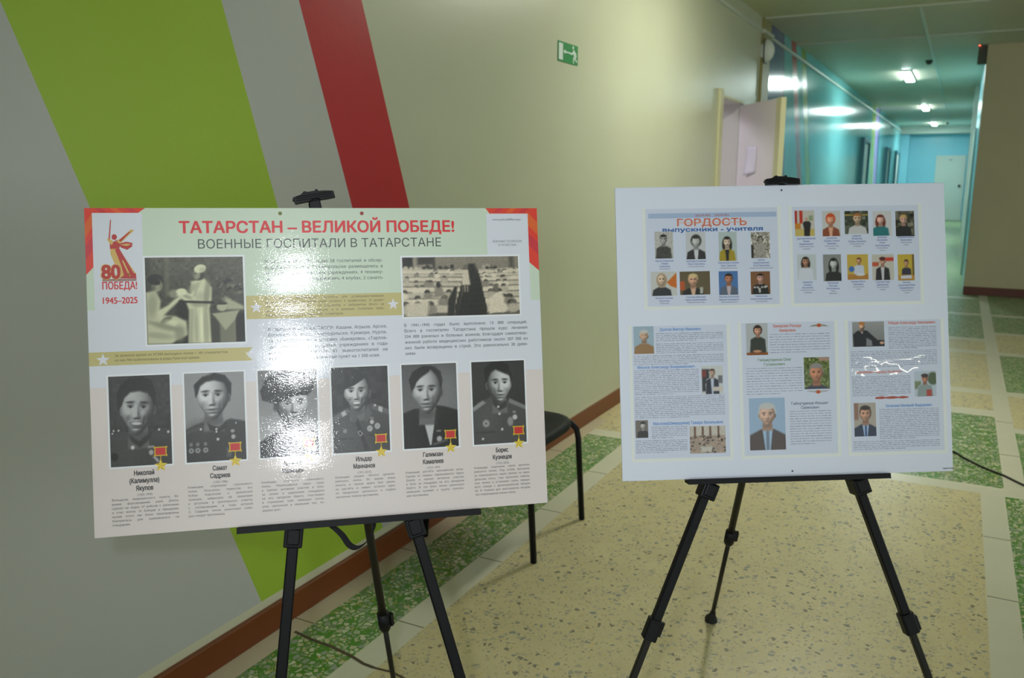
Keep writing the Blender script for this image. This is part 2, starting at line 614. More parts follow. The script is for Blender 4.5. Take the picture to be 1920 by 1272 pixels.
cl = MB()
cl.quad((XW, -5, ZC), (XW, 8.8, ZC), (10, 8.8, ZC), (10, -5, ZC), M_CEIL_HALL)
cl.quad((XW, 8.8, ZC), (XW, YC, ZC), (10, YC, ZC), (10, 8.8, ZC), M_CEIL_CORR)
cl.quad((XW, YC, ZC), (XW, YE, ZC), (XR, YE, ZC), (XR, YC, ZC), M_CEIL_CORR)
cl.build('ceiling', kind='structure')

MB().box((XW, -3, 0), (XW + 0.018, 7.2, 0.09)).build('baseboard_left', M_BROWN, bevel=0.003, kind='structure')
MB().box((XW, 9.1, 0), (XW + 0.018, YE, 0.09)).build('baseboard_corridor', M_BROWN, kind='structure')
MB().box((XR, YC - 0.02, 0), (10.0, YC, 0.10)).build('baseboard_right', M_DARKBROWN, bevel=0.003, kind='structure')
# corner strip, ceiling seams, beam at the corridor's end, pale pilasters
MB().box((XW, 8.76, 0), (XW + 0.025, 9.09, ZC)).build('trim_1', M_PILASTER, bevel=0.004, kind='structure')
MB().box((XW, 8.78, ZC - 0.014), (10.0, 8.81, ZC)).build('trim_2', M_TRIM, kind='structure')
MB().box((XW, 10.68, ZC - 0.014), (10.0, 10.71, ZC)).build('trim_3', M_TRIM, kind='structure')
MB().box((XW, YE - 0.7, 2.73), (XR, YE, ZC)).build('trim_4', M_TRIM, kind='structure')
MB().box((XW, YE - 0.5, 0), (XW + 0.24, YE, 2.73)).build('trim_5', M_TEAL_LIGHT, kind='structure')
MB().box((XR - 0.07, 17.0, 0), (XR, 17.6, ZC)).build('trim_6', M_TRIM, kind='structure')
MB().box((XR - 0.05, 25.0, 0), (XR, 25.6, ZC)).build('trim_7', M_TRIM, kind='structure')
# casing of the open doorway
dc = MB()
dc.box((XW, 7.205, 0), (XW + 0.022, 7.32, 2.155))
dc.box((XW, 7.32, 2.09), (XW + 0.012, 8.117, 2.11))
dc.build('trim_8', M_DOOREDGE, bevel=0.003, kind='structure')

# open door leaf, hinged at the far side of the doorway
hinge = Vector((XW + 0.012, 8.117, 0.0))
free = Vector((-1.335, 7.395, 0.0))
ang = math.atan2(free.y - hinge.y, free.x - hinge.x)
dl = MB()
dl.box((0.0, -0.04, 0.012), (0.875, 0.0, 2.075), M_DOOR)
door = dl.build('door_1', bevel=0.002, kind='structure')
door.location = hinge
door.rotation_euler = (0, 0, ang)
# the edge board along the closing side
MB().box((0.79, -0.0425, 0.012), (0.877, 0.002, 2.077)).build('door_edge', M_DOOREDGE, parent=door)
hd = MB()
hd.tube([(0.835, -0.042, 1.0), (0.835, -0.085, 1.0)], 0.009)
hd.tube([(0.838, -0.085, 1.0), (0.72, -0.085, 1.0)], 0.008)
hd.build('door_handle', M_METAL, parent=door)

# the notice taped to the door leaf, curling
nb = MB()
vs, fs = [], []
for j in range(9):
    for i in range(7):
        u, v = i / 6, j / 8
        curl = 0.004 + 0.03 * (v ** 2) * (1 - u) ** 2
        vs.append((0.22 + 0.21 * u, -0.0412 - curl, 1.70 - 0.235 * v - 0.02 * (1 - u) * v))
for j in range(8):
    for i in range(6):
        fs.append((j * 7 + i, j * 7 + i + 1, (j + 1) * 7 + i + 1, (j + 1) * 7 + i))
nb.add(vs, fs, None, True)
notice = nb.build('paper_notice', M_PAPER)
notice.location = hinge
notice.rotation_euler = (0, 0, ang)
sol = notice.modifiers.new('thickness', 'SOLIDIFY')
sol.thickness = 0.0006
tag(notice, 'white paper notice with curling corner taped to the open door', 'notice')

# corridor doors
fd = MB()
fd.box((-0.80, YE - 0.05, 0), (0.055, YE, 2.06), M_FARDOOR)
door2 = fd.build('door_2', kind='structure')
fr = MB()
fr.box((-0.74, YE - 0.062, 0.01), (-0.005, YE - 0.05, 2.0), M_FARDOOR)
fr.build('door_panel', parent=door2, bevel=0.004)
hb = MB()
hb.ball((-0.07, YE - 0.10, 1.10), (0.04, 0.045, 0.04))
hb.build('door_handle', M_DARKGREY, parent=door2)
nbp = MB()
nbp.box((-0.42, YE - 0.066, 1.90), (-0.34, YE - 0.062, 1.94))
nbp.build('number_plate', M_METAL, parent=door2)
for i, (y0, y1, zt2) in enumerate(((18.6, 19.7, 2.10), (24.6, 25.6, 2.08), (28.2, 29.4, 2.08))):
    db = MB()
    db.box((XW, y0, 0), (XW + 0.03, y1, zt2), M_FARDOOR)
    d = db.build('door_%d' % (i + 3), kind='structure')
    fb2 = MB()
    fb2.box((XW, y0 - 0.1, 0), (XW + 0.07, y0, zt2 + 0.08))
    fb2.box((XW, y1, 0), (XW + 0.07, y1 + 0.1, zt2 + 0.08))
    fb2.box((XW, y0, zt2), (XW + 0.07, y1, zt2 + 0.08))
    fb2.build('door_frame', M_FRAMEGREY, parent=d)
for i, yy in enumerate((14.0, 20.0, 26.5)):
    db = MB()
    db.box((XR - 0.035, yy, 0), (XR, yy + 1.0, 2.1), M_FARDOOR)
    db.build('door_%d' % (i + 6), kind='structure')

# ------------------------------------------------------------------ lamps
def tube_lamp(name, loc, length, label, group, tube_mat, wide=0.075):
    e = empty(name, label, 'lamp', loc, group)
    h = MB()
    h.box((-wide * 0.9, -length / 2 - 0.03, -0.022), (wide * 0.9, length / 2 + 0.03, 0.0))
    h.build('housing', M_WHITEPLASTIC, parent=e, bevel=0.004)
    t = MB()
    t.box((-wide * 0.75, -length / 2, -0.034), (wide * 0.75, length / 2, -0.022))
    t.build('lamp_cover', tube_mat, parent=e, bevel=0.003)
    return e


tube_lamp('ceiling_lamp', (-0.875, 14.75, ZC), 1.35, 'lit white tube lamp on the corridor ceiling, nearest to the hall and largest', 'corridor ceiling lamps', M_TUBE)
tube_lamp('ceiling_lamp', (-0.885, 21.7, ZC), 1.35, 'lit white tube lamp halfway down the corridor ceiling, between two others', 'corridor ceiling lamps', M_TUBE)
tube_lamp('ceiling_lamp', (-0.885, 28.6, ZC), 1.35, 'lit white tube lamp in front of the pale beam at the corridor end', 'corridor ceiling lamps', M_TUBE)
tube_lamp('hall_lamp', (-0.70, 5.35, ZC), 1.25, 'lit warm tube lamp on the hall ceiling above the white board', 'hall ceiling lamps', M_HALLTUBE, 0.11)
tube_lamp('hall_lamp', (9.2, -3.8, ZC), 0.9, 'lit warm tube lamp on the hall ceiling behind the photographer', 'hall ceiling lamps', M_HALLTUBE, 0.11)

# ------------------------------------------------------------------ small fixtures on walls and ceiling
tb = MB()
tb.box((XW, 2.0, 2.808), (XW + 0.022, 8.70, 2.836))
tb.box((XW, 9.14, 2.795), (XW + 0.024, YE - 0.75, 2.822))
tb.box((XW, 8.70, 2.80), (XW + 0.047, 9.14, 2.83))
tag(tb.build('cable_trunking', M_TRIM), 'long pale cable trunking running along the wall under the ceiling', 'cable trunking')
tb = MB()
tb.box((-0.485, 8.82, ZC - 0.018), (-0.455, YE - 0.75, ZC))
tag(tb.build('ceiling_conduit', M_TRIM), 'thin pale conduit running down the corridor ceiling', 'conduit')
for y, lab in ((12.98, 'round dark smoke detector on the ceiling ahead of the first corridor lamp'), (28.2, 'round dark smoke detector on the ceiling near the corridor end')):
    e = empty('smoke_detector', lab, 'smoke detector', (-0.53, y, ZC), 'smoke detectors on the corridor ceiling')
    a = MB()
    a.tube([(0, 0, 0), (0, 0, -0.02)], 0.05, 16)
    a.build('base', M_DEVICE, parent=e)
    a = MB()
    a.tube([(0, 0, -0.02), (0, 0, -0.042), (0, 0, -0.055)], [0.042, 0.036, 0.02], 16)
    a.build('sensor_head', M_DEVICE, parent=e)
e = empty('dome_light', 'white oval dome light on the wall corner below the cable trunking', 'wall light', (XW + 0.025, 8.80, 2.64))
a = MB()
a.box((0, -0.06, -0.115), (0.014, 0.06, 0.115))
a.build('back_plate', M_DEVICE, parent=e, bevel=0.004)
a = MB()
a.ball((0.014, 0, 0), (0.085, 0.055, 0.108), nu=18, nv=12)
a.build('dome', M_WHITEPLASTIC, parent=e)
e = empty('alarm_box', 'dark grey box with a red light at the corridor mouth', 'alarm box', (XR, YC + 0.05, 2.74))
a = MB()
a.box((-0.095, 0, 0), (0, 0.10, 0.27))
a.build('case', M_DEVICE, parent=e, bevel=0.006)
a = MB()
a.ball((-0.085, -0.004, 0.225), (0.018, 0.008, 0.018))
a.build('indicator_light', M_LED, parent=e)


# ------------------------------------------------------------------ printed matter helpers
class Art:
    """flat coloured polygons on a plane: x to the right, z up, stacked in thin layers towards -y"""

    def __init__(s, base=0.0):
        s.v, s.f, s.c = [], [], []
        s.base = base

    def poly(s, pts, col, layer=0):
        b = len(s.v)
        y = -s.base - layer * 6e-5
        s.v += [(x, y, z) for x, z in pts]
        s.f.append(list(range(b, b + len(pts))))
        s.c.append(lin(col))
        return s

    def rect(s, x0, z0, x1, z1, col, layer=0):
        return s.poly([(x0, z0), (x1, z0), (x1, z1), (x0, z1)], col, layer)

    def star(s, x, z, r, col, layer=0, inner=0.42):
        p = []
        for i in range(10):
            a = math.pi / 2 + i * math.pi / 5
            q = r if i % 2 == 0 else r * inner
            p.append((x + q * math.cos(a), z + q * math.sin(a)))
        c = (x, z)
        for i in range(10):
            s.poly([c, p[i], p[(i + 1) % 10]], col if not isinstance(col, list) else col[i % 2], layer)
        return s

    def ell(s, x, z, rx, rz, col, layer=0, rot=0.0, n=20):
        p = []
        for i in range(n):
            a = 2 * math.pi * i / n
            u, w = rx * math.cos(a), rz * math.sin(a)
            p.append((x + u * math.cos(rot) - w * math.sin(rot), z + u * math.sin(rot) + w * math.cos(rot)))
        return s.poly(p, col, layer)

    def mesh2d(s, vs, fs, col, layer=0):
        b = len(s.v)
        y = -s.base - layer * 6e-5
        s.v += [(p[0], y, p[1]) for p in vs]
        c = lin(col)
        for f in fs:
            s.f.append([b + k for k in f])
            s.c.append(c)
        return s

    def build(s, name, mat, parent, label=None):
        me = bpy.data.meshes.new(name)
        me.from_pydata(s.v, [], s.f)
        at = me.color_attributes.new('ink', 'FLOAT_COLOR', 'CORNER')
        cols = []
        for f, c in zip(s.f, s.c):
            cols += [c[0], c[1], c[2], 1.0] * len(f)
        at.data.foreach_set('color', cols)
        me.materials.append(mat)
        o = bpy.data.objects.new(name, me)
        COL.objects.link(o)
        o.parent = parent
        if label:
            o['label'] = label
        return o


_tc = bpy.data.curves.new('lettering', 'FONT')
_tc.size = 40.0
_to = bpy.data.objects.new('lettering', _tc)
COL.objects.link(_to)


_fills = {}


def fill_loops(loops):
    """triangles of outlines given as point loops; inner loops stay open"""
    def inside(q, p):
        c = False
        for k in range(len(p)):
            a, b = p[k], p[(k + 1) % len(p)]
            if (a[1] > q[1]) != (b[1] > q[1]) and q[0] < (b[0] - a[0]) * (q[1] - a[1]) / (b[1] - a[1]) + a[0]:
                c = not c
        return c
    boxes = [(min(q[0] for q in p), min(q[1] for q in p), max(q[0] for q in p), max(q[1] for q in p)) for p in loops]

    def within(a, b):
        A, B = boxes[a], boxes[b]
        if A[0] < B[0] or A[1] < B[1] or A[2] > B[2] or A[3] > B[3]:
            return False
        p = loops[a]
        return all(inside(q, loops[b]) for q in p) and all(inside(((p[k][0] + p[k - 1][0]) / 2, (p[k][1] + p[k - 1][1]) / 2), loops[b]) for k in range(len(p)))
    holder = [[b for b in range(len(loops)) if b != a and within(a, b)] for a in range(len(loops))]
    vs, fs = [], []
    for ia, p in enumerate(loops):
        if len(holder[ia]) % 2:
            continue
        group = [p] + [loops[ib] for ib in range(len(loops)) if ia in holder[ib] and len(holder[ib]) == len(holder[ia]) + 1]
        ox, oy = p[0]
        key = tuple((round(x - ox, 2), round(y - oy, 2)) for lp in group for x, y in lp)
        if key not in _fills:
            pts_, ed = [], []
            for lp in group:
                b = len(pts_)
                pts_ += [Vector((x - ox, y - oy)) for x, y in lp]
                ed += [(b + k, b + (k + 1) % len(lp)) for k in range(len(lp))]
            r_ = delaunay_2d_cdt(pts_, ed, [], 1, 1e-4)
            rv_ = [(v.x, v.y) for v in r_[0]]
            keep = []
            for f in r_[2]:
                c = (sum(rv_[k][0] for k in f) / len(f) + ox, sum(rv_[k][1] for k in f) / len(f) + oy)
                if sum(inside(c, lp) for lp in group) % 2:
                    keep.append(tuple(f))
            _fills[key] = (rv_, keep)
        fv, ff = _fills[key]
        b = len(vs)
        vs += [(x + ox, y + oy) for x, y in fv]
        fs += [tuple(b + k for k in f) for f in ff]
    return vs, fs


def glyphs(s, bold=0.0, word=1.0, res=3, shear=0.0):
    _tc.body = s
    _tc.space_word = word
    _tc.shear = shear
    d = bpy.context.evaluated_depsgraph_get()
    d.update()
    ev = _to.evaluated_get(d)
    cu = ev.to_curve(d)
    chars = {}
    for sp in cu.splines:
        bp = sp.bezier_points
        lp = []
        for k in range(len(bp)):
            a, b = bp[k], bp[(k + 1) % len(bp)]
            p0, p1, p2, p3 = a.co, a.handle_right, b.handle_left, b.co
            lp.append((p0.x, p0.y))
            chord = (p3 - p0)
            bend = max(abs(chord.x * (q.y - p0.y) - chord.y * (q.x - p0.x)) for q in (p1, p2)) / max(chord.length, 1e-6)
            if bend > 0.05:
                for q in range(1, res + 1):
                    t = q / (res + 1)
                    c0, c1, c2, c3 = (1 - t) ** 3, 3 * t * (1 - t) ** 2, 3 * t * t * (1 - t), t ** 3
                    lp.append((c0 * p0.x + c1 * p1.x + c2 * p2.x + c3 * p3.x, c0 * p0.y + c1 * p1.y + c2 * p2.y + c3 * p3.y))
        clean = []
        for q in lp:
            if not clean or math.hypot(q[0] - clean[-1][0], q[1] - clean[-1][1]) > 0.02:
                clean.append(q)
        if len(clean) > 2:
            chars.setdefault(0, []).append(clean)
    ev.to_curve_clear()
    if not chars:
        return [], []
    vs, fs = fill_loops(chars[0])
    return [(x / 40.0, y / 40.0) for x, y in vs], fs


def line(art, s, x, z, cap, width=None, align='L', bold=0.0, col=(50, 50, 56), layer=0, squeeze=1.0, justify=False, res=3, shear=0.0):
    """one line of lettering, baseline at z, capital height cap; width fits it (by word gaps when justified)"""
    hv = max(0.0, bold)
    bold = 0.0
    vs, fs = glyphs(s, bold, 1.0, res, shear)
    if not vs:
        return
    k = cap / 0.728
    kx = k * squeeze
    x0 = min(p[0] for p in vs)
    x1 = max(p[0] for p in vs)
    w = (x1 - x0) * kx
    if width:
        if justify and ' ' in s and w < width:
            v2, _ = glyphs(s, bold, 2.0, 1, shear)
            w2 = (max(p[0] for p in v2) - min(p[0] for p in v2)) * kx
            vs, fs = glyphs(s, bold, 1.0 + (width - w) / max(w2 - w, 1e-6), res, shear)
            x0 = min(p[0] for p in vs)
            w = width
        else:
            kx *= width / w
            w = width
    ox = x if align == 'L' else (x - w if align == 'R' else x - w / 2)
    art.mesh2d([(ox + (p[0] - x0) * kx, z + p[1] * k) for p in vs], fs, col, layer)
    if hv:
        # heavier type: the same letters overprinted with small shifts
        for q, (dx, dz) in enumerate(((1, 0.5), (-1, -0.5), (0.6, -0.8), (-0.6, 0.8))):
            art.mesh2d([(ox + (p[0] - x0) * kx + dx * hv * k, z + p[1] * k + dz * hv * k) for p in vs], fs, col, layer + 0.12 * (q + 1))


def paragraph(art, lines, x, z_top, width, cap, pitch, col=(60, 60, 66), bold=0.0, layer=0, res=3):
    """justified block; the last line stays ragged"""
    full = lines[:-1]
    squeeze = 1.0
    ws = []
    for s in lines:
        vs, _ = glyphs(s, bold, 1.0, 1)
        ws.append((max(p[0] for p in vs) - min(p[0] for p in vs)) * cap / 0.728)
    squeeze = min(1.0, width * 0.985 / max(ws))
    for i, s in enumerate(lines):
        line(art, s, x, z_top - cap - i * pitch, cap, width if i < len(lines) - 1 else None, 'L', bold, col, layer, squeeze, True, res)


class Pic:
    """a small soft picture painted with numpy, turned into a fine grid of coloured vertices"""

    def __init__(s, w, h, c):
        s.w, s.h = w, h
        s.U, s.V = np.meshgrid(np.linspace(0, 1, w), np.linspace(0, 1, h))
        s.a = np.ones((h, w, 3)) * np.array(c, float)
        s.asp = w / h

    def mix(s, m, c):
        m = np.clip(m, 0, 1)[..., None]
        s.a = s.a * (1 - m) + np.array(c, float) * m
        return s

    def ell(s, x, y, rx, ry, c, f=0.25, rot=0.0, a=1.0):
        dx, dy = (s.U - x) * s.asp, s.V - y
        cr, sr = math.cos(rot), math.sin(rot)
        d = np.hypot((dx * cr + dy * sr) / (rx * s.asp), (-dx * sr + dy * cr) / ry)
        return s.mix(((1 - d) / f + 0.5).clip(0, 1) * a, c)

    def poly(s, pts, c, f=0.02, a=1.0):
        inside = np.zeros(s.U.shape, bool)
        dist = np.full(s.U.shape, 9.0)
        n = len(pts)
        for i in range(n):
            x0, y0 = pts[i]
            x1, y1 = pts[(i + 1) % n]
            cond = (s.V < y0) != (s.V < y1)
            with np.errstate(divide='ignore', invalid='ignore'):
                xi = (x1 - x0) * (s.V - y0) / (y1 - y0 + 1e-12) + x0
            inside ^= cond & (s.U < xi)
            ex, ey = x1 - x0, y1 - y0
            t = (((s.U - x0) * ex + (s.V - y0) * ey) / (ex * ex + ey * ey + 1e-12)).clip(0, 1)
            dist = np.minimum(dist, np.hypot(s.U - x0 - t * ex, s.V - y0 - t * ey))
        sd = np.where(inside, dist, -dist)
        return s.mix((sd / f + 0.5).clip(0, 1) * a, c)

    def rect(s, x0, y0, x1, y1, c, f=0.02, a=1.0):
        return s.poly([(x0, y0), (x1, y0), (x1, y1), (x0, y1)], c, f, a)

    def grad(s, c0, c1, axis=1):
        t = (s.V if axis == 1 else s.U)[..., None]
        s.a = np.array(c0, float) * (1 - t) + np.array(c1, float) * t
        return s

    def noise(s, amp, block=1):
        n = RNG.normal(0, amp, (s.h // block + 1, s.w // block + 1))
        n = np.kron(n, np.ones((block, block)))[:s.h, :s.w]
        s.a = (s.a + n[..., None]).clip(0, 255)
        return s

    def face(s, x, y, rx, ry, skin, turn=0.0, smile=0, dark=0.4, light=0, ears=True, neck=True, f=0.10, rot=0.0, flat=0.0):
        """a head modelled as a small relief and shaded like the portrait photograph it stands for"""
        sk = np.array(skin, float)
        lx = 0.45 if light < 0 else -0.45
        if neck:
            s.poly([(x - rx * .56, y + ry * .5), (x + rx * .56, y + ry * .5), (x + rx * .66, y + ry * 1.5), (x - rx * .66, y + ry * 1.5)], sk * (.62 + .24 * flat), .03)
            s.ell(x + turn, y + ry * 1.02, rx * .6, ry * .18, sk * .45, .9, a=.6 - .45 * flat)
        if ears:
            for q in (-1, 1):
                s.ell(x + q * rx * .97 - turn * .6, y + .08 * ry, rx * .13, ry * .2, sk * (.82 if q * lx > 0 else .55), .4)
                s.ell(x + q * rx * .97 - turn * .6, y + .08 * ry, rx * .06, ry * .11, sk * .4, .8, a=.7)
        X, Y = (s.U - x) / rx, (s.V - y) / ry
        if rot:
            k = rx * s.asp / ry
            X, Y = (X * math.cos(rot) + Y / k * math.sin(rot)), (-X * k * math.sin(rot) + Y * math.cos(rot))
        sm = lambda t, a, b: np.clip((t - a) / (b - a), 0, 1) ** 2 * (3 - 2 * np.clip((t - a) / (b - a), 0, 1))
        w = 1.0 - 0.34 * sm(Y, .15, 1.05)
        r2 = (X / w) ** 2 + Y ** 2
        m = ((1 - np.sqrt(r2)) / f + .5).clip(0, 1)
        h = 0.85 * np.sqrt(np.clip(1.04 - r2, 0.0, 1))
        F = X - turn / rx
        A = np.abs(F)
        g = lambda a, ca, wa, b, cb, wb: np.exp(-((a - ca) / wa) ** 2 - ((b - cb) / wb) ** 2)
        h = h - .13 * g(A, .40, .24, Y, -.06, .13) + .05 * g(A, .40, .15, Y, -.04, .07) + .06 * g(A, .36, .28, Y, -.24, .08)
        h = h + .16 * np.exp(-(F / .13) ** 2) * sm(Y, -.2, .3) * (1 - sm(Y, .33, .42)) + .05 * g(A, .15, .09, Y, .33, .08)
        h = h + .05 * g(A, .56, .24, Y, .18, .2) + .05 * g(F, 0, .30, Y, .52, .07) + .045 * g(F, 0, .26, Y, .66, .06) - .05 * g(F, 0, .34, Y, .585, .03)
        h = h + .07 * g(F, 0, .3, Y, .86, .14) - .05 * g(F, 0, .3, Y, .75, .05) - .04 * g(A, .55, .1, Y, .45, .25)
        if smile:
            h = h + .06 * g(A, .52, .2, Y, .28, .15) - .05 * g(A, .48, .07, Y, .46, .14)
        gy, gx = np.gradient(h)
        nx = -gx * (s.w - 1) * rx
        ny = -gy * (s.h - 1) * ry
        nl = np.sqrt(nx ** 2 + ny ** 2 + 1)
        I = (nx * lx * .9 + ny * -.26 + .84) / nl
        I = (.34 + .78 * np.clip(I, 0, 1.1)) * (1 - flat) + flat * (.74 + .28 * np.clip(I, 0, 1.1))
        img = sk * I[..., None] * 1.05
        s.a = s.a * (1 - m[..., None]) + np.clip(img, 0, 250) * m[..., None]
        xt = x + turn
        dk = sk * .26

        def at(u, v):
            if rot:
                k = rx * s.asp / ry
                return xt + (u * math.cos(rot) - v / k * math.sin(rot)) * rx, y + (u * k * math.sin(rot) + v * math.cos(rot)) * ry
            return xt + u * rx, y + v * ry
        for q in (-1, 1):
            ex, ey = at(q * .40, -.05)
            s.ell(ex, ey, rx * .19, ry * .045, sk * .78, .8, rot=rot, a=.8)
            s.ell(ex, ey, rx * .085, ry * .05, dk * .7, .6)
            s.ell(ex, ey - ry * .045, rx * .20, ry * .022, dk, .9, rot=rot, a=.85)
            bx, by = at(q * .42, -.225)
            s.ell(bx, by, rx * .25, ry * .042, dk * 1.2, .9, rot=rot + q * .10, a=.8)
            nx_, ny_ = at(q * .09, .385)
            s.ell(nx_, ny_, rx * .055, ry * .022, dk, .9, a=.75)
        mx, my = at(0, .585)
        if smile:
            s.ell(mx, my - ry * .01, rx * .36, ry * .085, dk * 1.3, .7, rot=rot, a=.85)
            s.ell(mx, my - ry * .022, rx * .32, ry * .058, np.clip(sk * 1.2, 0, 236), .5, rot=rot)
        else:
            s.ell(mx, my, rx * .29, ry * .05, sk * .55, .9, rot=rot, a=.6)
            s.ell(mx, my, rx * .28, ry * .014, dk, .9, rot=rot, a=.8)
        return s

    def hair(s, pts, c, f=.03, amp=9, a=1.0):
        """a mass of hair with fine streaks and a soft sheen"""
        before = s.a.copy()
        s.poly(pts, c, f, a)
        m = (np.abs(s.a - before).sum(-1) > 6)
        st = np.convolve(RNG.normal(0, 1, s.w + 8), np.ones(3) / 3, 'same')[:s.w]
        tex = st[None, :] * amp * (0.7 + 0.6 * np.cos(s.V * 9 + s.U * 5))
        s.a = np.where(m[..., None], (s.a + tex[..., None]).clip(0, 255), s.a)
        return s

    def build(s, name, x0, z0, x1, z1, base, mat, parent, label=None):
        w, h = s.w, s.h
        X = x0 + (x1 - x0) * s.U
        Z = z1 + (z0 - z1) * s.V
        co = np.stack([X, np.full_like(X, -base), Z], -1).reshape(-1, 3)
        idx = np.arange(w * h).reshape(h, w)
        f = np.stack([idx[1:, :-1], idx[1:, 1:], idx[:-1, 1:], idx[:-1, :-1]], -1).reshape(-1, 4)
        me = bpy.data.meshes.new(name)
        me.from_pydata(co.tolist(), [], f.tolist())
        at = me.color_attributes.new('ink', 'FLOAT_COLOR', 'POINT')
        c = np.ones((w * h, 4))
        c[:, :3] = lin(255 * (s.a.reshape(-1, 3).clip(0, 255) / 255) ** 1.14)
        at.data.foreach_set('color', c.ravel())
        me.materials.append(mat)
        o = bpy.data.objects.new(name, me)
        COL.objects.link(o)
        o.parent = parent
        if label:
            o['label'] = label
        return o


# ------------------------------------------------------------------ the two stands
ML = pose((-1.038, 1.2257, 1.0968), 0.7085, -0.2048, 0.0091)
MR = pose((-0.3207, 1.9252, 1.1085), 0.5304, -0.2090, -0.0145)


def on_board(o, M, cx, zb):
    """put a thing's Empty at its lower edge on the board plane; children keep board coordinates"""
    o.matrix_world = M @ Matrix.Translation((cx, 0, zb))

    def fix(p):
        for ch in p.children:
            ch.matrix_parent_inverse = Matrix.Translation((-cx, 0, -zb)) if p is o else Matrix.Identity(4)
            fix(ch)
    fix(o)


RED = (220, 44, 52)
INK = (62, 66, 70)
# ---- left poster
poster = empty('exhibition_poster', 'glossy green and white poster with six soldier portraits on a black easel', 'poster')
pb = MB()
pb.box((-0.4205, 0.0, -0.297), (0.4205, 0.005, 0.297))
pb.build('panel', M_FOAM, parent=poster)
a = Art(0.0003)
W_, G_, PK, OC = (218, 221, 232), (202, 217, 198), (222, 211, 209), (196, 184, 124)
a.rect(-0.4205, -0.297, 0.4205, -0.028, PK)
a.rect(-0.4205, -0.028, 0.4205, 0.112, W_)
a.rect(-0.4205, 0.112, 0.4205, 0.297, G_)
a.rect(-0.408, 0.112, -0.324, 0.288, W_, 1)
a.rect(0.316, 0.112, 0.401, 0.286, W_, 1)
a.rect(-0.324, 0.09, 0.0, 0.112, W_, 1)
a.rect(-0.3185, 0.112, -0.147, 0.135, G_, 1)
a.build('poster_print', GLOSSY_INK, poster)
for pts, band in (([(-0.4205, 0.297), (-0.318, 0.297), (-0.330, 0.288), (-0.408, 0.288), (-0.408, 0.190), (-0.4205, 0.176)], -1),
                  ([(0.4205, 0.297), (0.315, 0.297), (0.323, 0.286), (0.401, 0.286), (0.401, 0.188), (0.4205, 0.171)], 1)):
    a = Art(0.0005)
    s_ = band
    a.poly([pts[0], pts[1], pts[2], pts[3]] if s_ > 0 else [pts[3], pts[2], pts[1], pts[0]], (222, 62, 44))
    a.poly([pts[0], pts[3], pts[4], pts[5]], (226, 56, 42))
    ex, ix = 0.4205 * s_, (0.408 if s_ < 0 else 0.401) * s_
    a.poly([(ex, 0.268), (ix, 0.288), (ix, 0.262), (ex, 0.242)], (224, 98, 38), 1)
    a.poly([(ex, 0.228), (ix, 0.246), (ix, 0.222), (ex, 0.203)], (206, 46, 60), 1)
    for k, cc in enumerate(((206, 50, 56), (228, 92, 40), (208, 52, 60))):
        xa = (0.392 - 0.026 * k) * s_
        a.poly([(xa, 0.297), (xa + 0.012 * s_, 0.297), (xa + 0.002 * s_, 0.288), (xa - 0.010 * s_, 0.288)], cc, 1)
    a.build('corner_ornament', GLOSSY_INK, poster)
# ribbons with stars
a = Art(0.0005)
a.rect(-0.150, 0.0885, 0.148, 0.1325, OC)
a.star(-0.129, 0.110, 0.0115, (222, 222, 232), 1)
a.star(0.126, 0.110, 0.0115, (222, 222, 232), 1)
a.build('ochre_ribbon', GLOSSY_INK, poster)
a = Art(0.0005)
a.poly([(-0.4205, 0.0115), (-0.138, 0.0115), (-0.149, 0.023), (-0.138, 0.0362), (-0.4205, 0.0362)], OC)
a.star(-0.397, 0.022, 0.012, (222, 222, 232), 1)
a.star(-0.141, 0.0235, 0.0085, (222, 222, 232), 1)
a.build('ochre_ribbon', GLOSSY_INK, poster)

# emblem: a robed figure with raised sword over the numeral and the word
a = Art(0.0006)


def ez(x, y):
    return (-0.394 + (x - 203) * 0.0002235, 0.195 - (y - 500) * 0.000248)


CR, CG = (186, 44, 40), (214, 176, 96)
a.poly([ez(*p) for p in ((268, 385), (335, 385), (395, 480), (460, 575), (455, 605), (330, 606), (300, 500), (272, 430))], CG, 0)
a.poly([ez(*p) for p in ((305, 392), (337, 385), (392, 480), (445, 575), (372, 606), (352, 520))], CR, 1)
a.poly([ez(*p) for p in ((352, 470), (368, 478), (420, 590), (408, 596))], CG, 2)
a.poly([ez(*p) for p in ((330, 606), (384, 572), (420, 560), (458, 572), (460, 608))], CR, 2)
a.poly([ez(*p) for p in ((268, 350), (325, 322), (352, 345), (337, 388), (268, 388))], CR, 1)
a.poly([ez(*p) for p in ((248, 318), (264, 308), (296, 336), (284, 362), (262, 342))], CG, 2)
a.poly([ez(*p) for p in ((318, 334), (372, 296), (430, 246), (456, 252), (404, 296), (346, 352))], CG, 2)
a.poly([ez(*p) for p in ((336, 326), (410, 268), (430, 262), (350, 338))], CR, 3)
a.poly([ez(*p) for p in ((330, 352), (395, 336), (438, 346), (436, 372), (398, 396), (352, 380))], CR, 2)
a.poly([ez(*p) for p in ((345, 358), (400, 350), (428, 358), (392, 368))], CG, 3)
a.ell(*ez(303, 302), 0.0045, 0.0052, CR, 3)
a.poly([ez(*p) for p in ((276, 175), (283, 176), (270, 318), (259, 317))], (196, 74, 52), 3)
for k, cc in enumerate(((40, 30, 26), (220, 130, 50), (40, 30, 26))):
    a.rect(-0.394, 0.1677 - k * 0.0012, -0.3365, 0.1667 - k * 0.0012, cc, 1)
line(a, '80', -0.3945, 0.1688, 0.026, 0.031, bold=0.06, col=CG, layer=3)
line(a, '80', -0.394, 0.169, 0.0255, 0.030, bold=0.035, col=CR, layer=4)
line(a, 'ПОБЕДА!', -0.394, 0.1495, 0.0135, 0.058, bold=0.02, col=(212, 40, 46), layer=2, res=3)
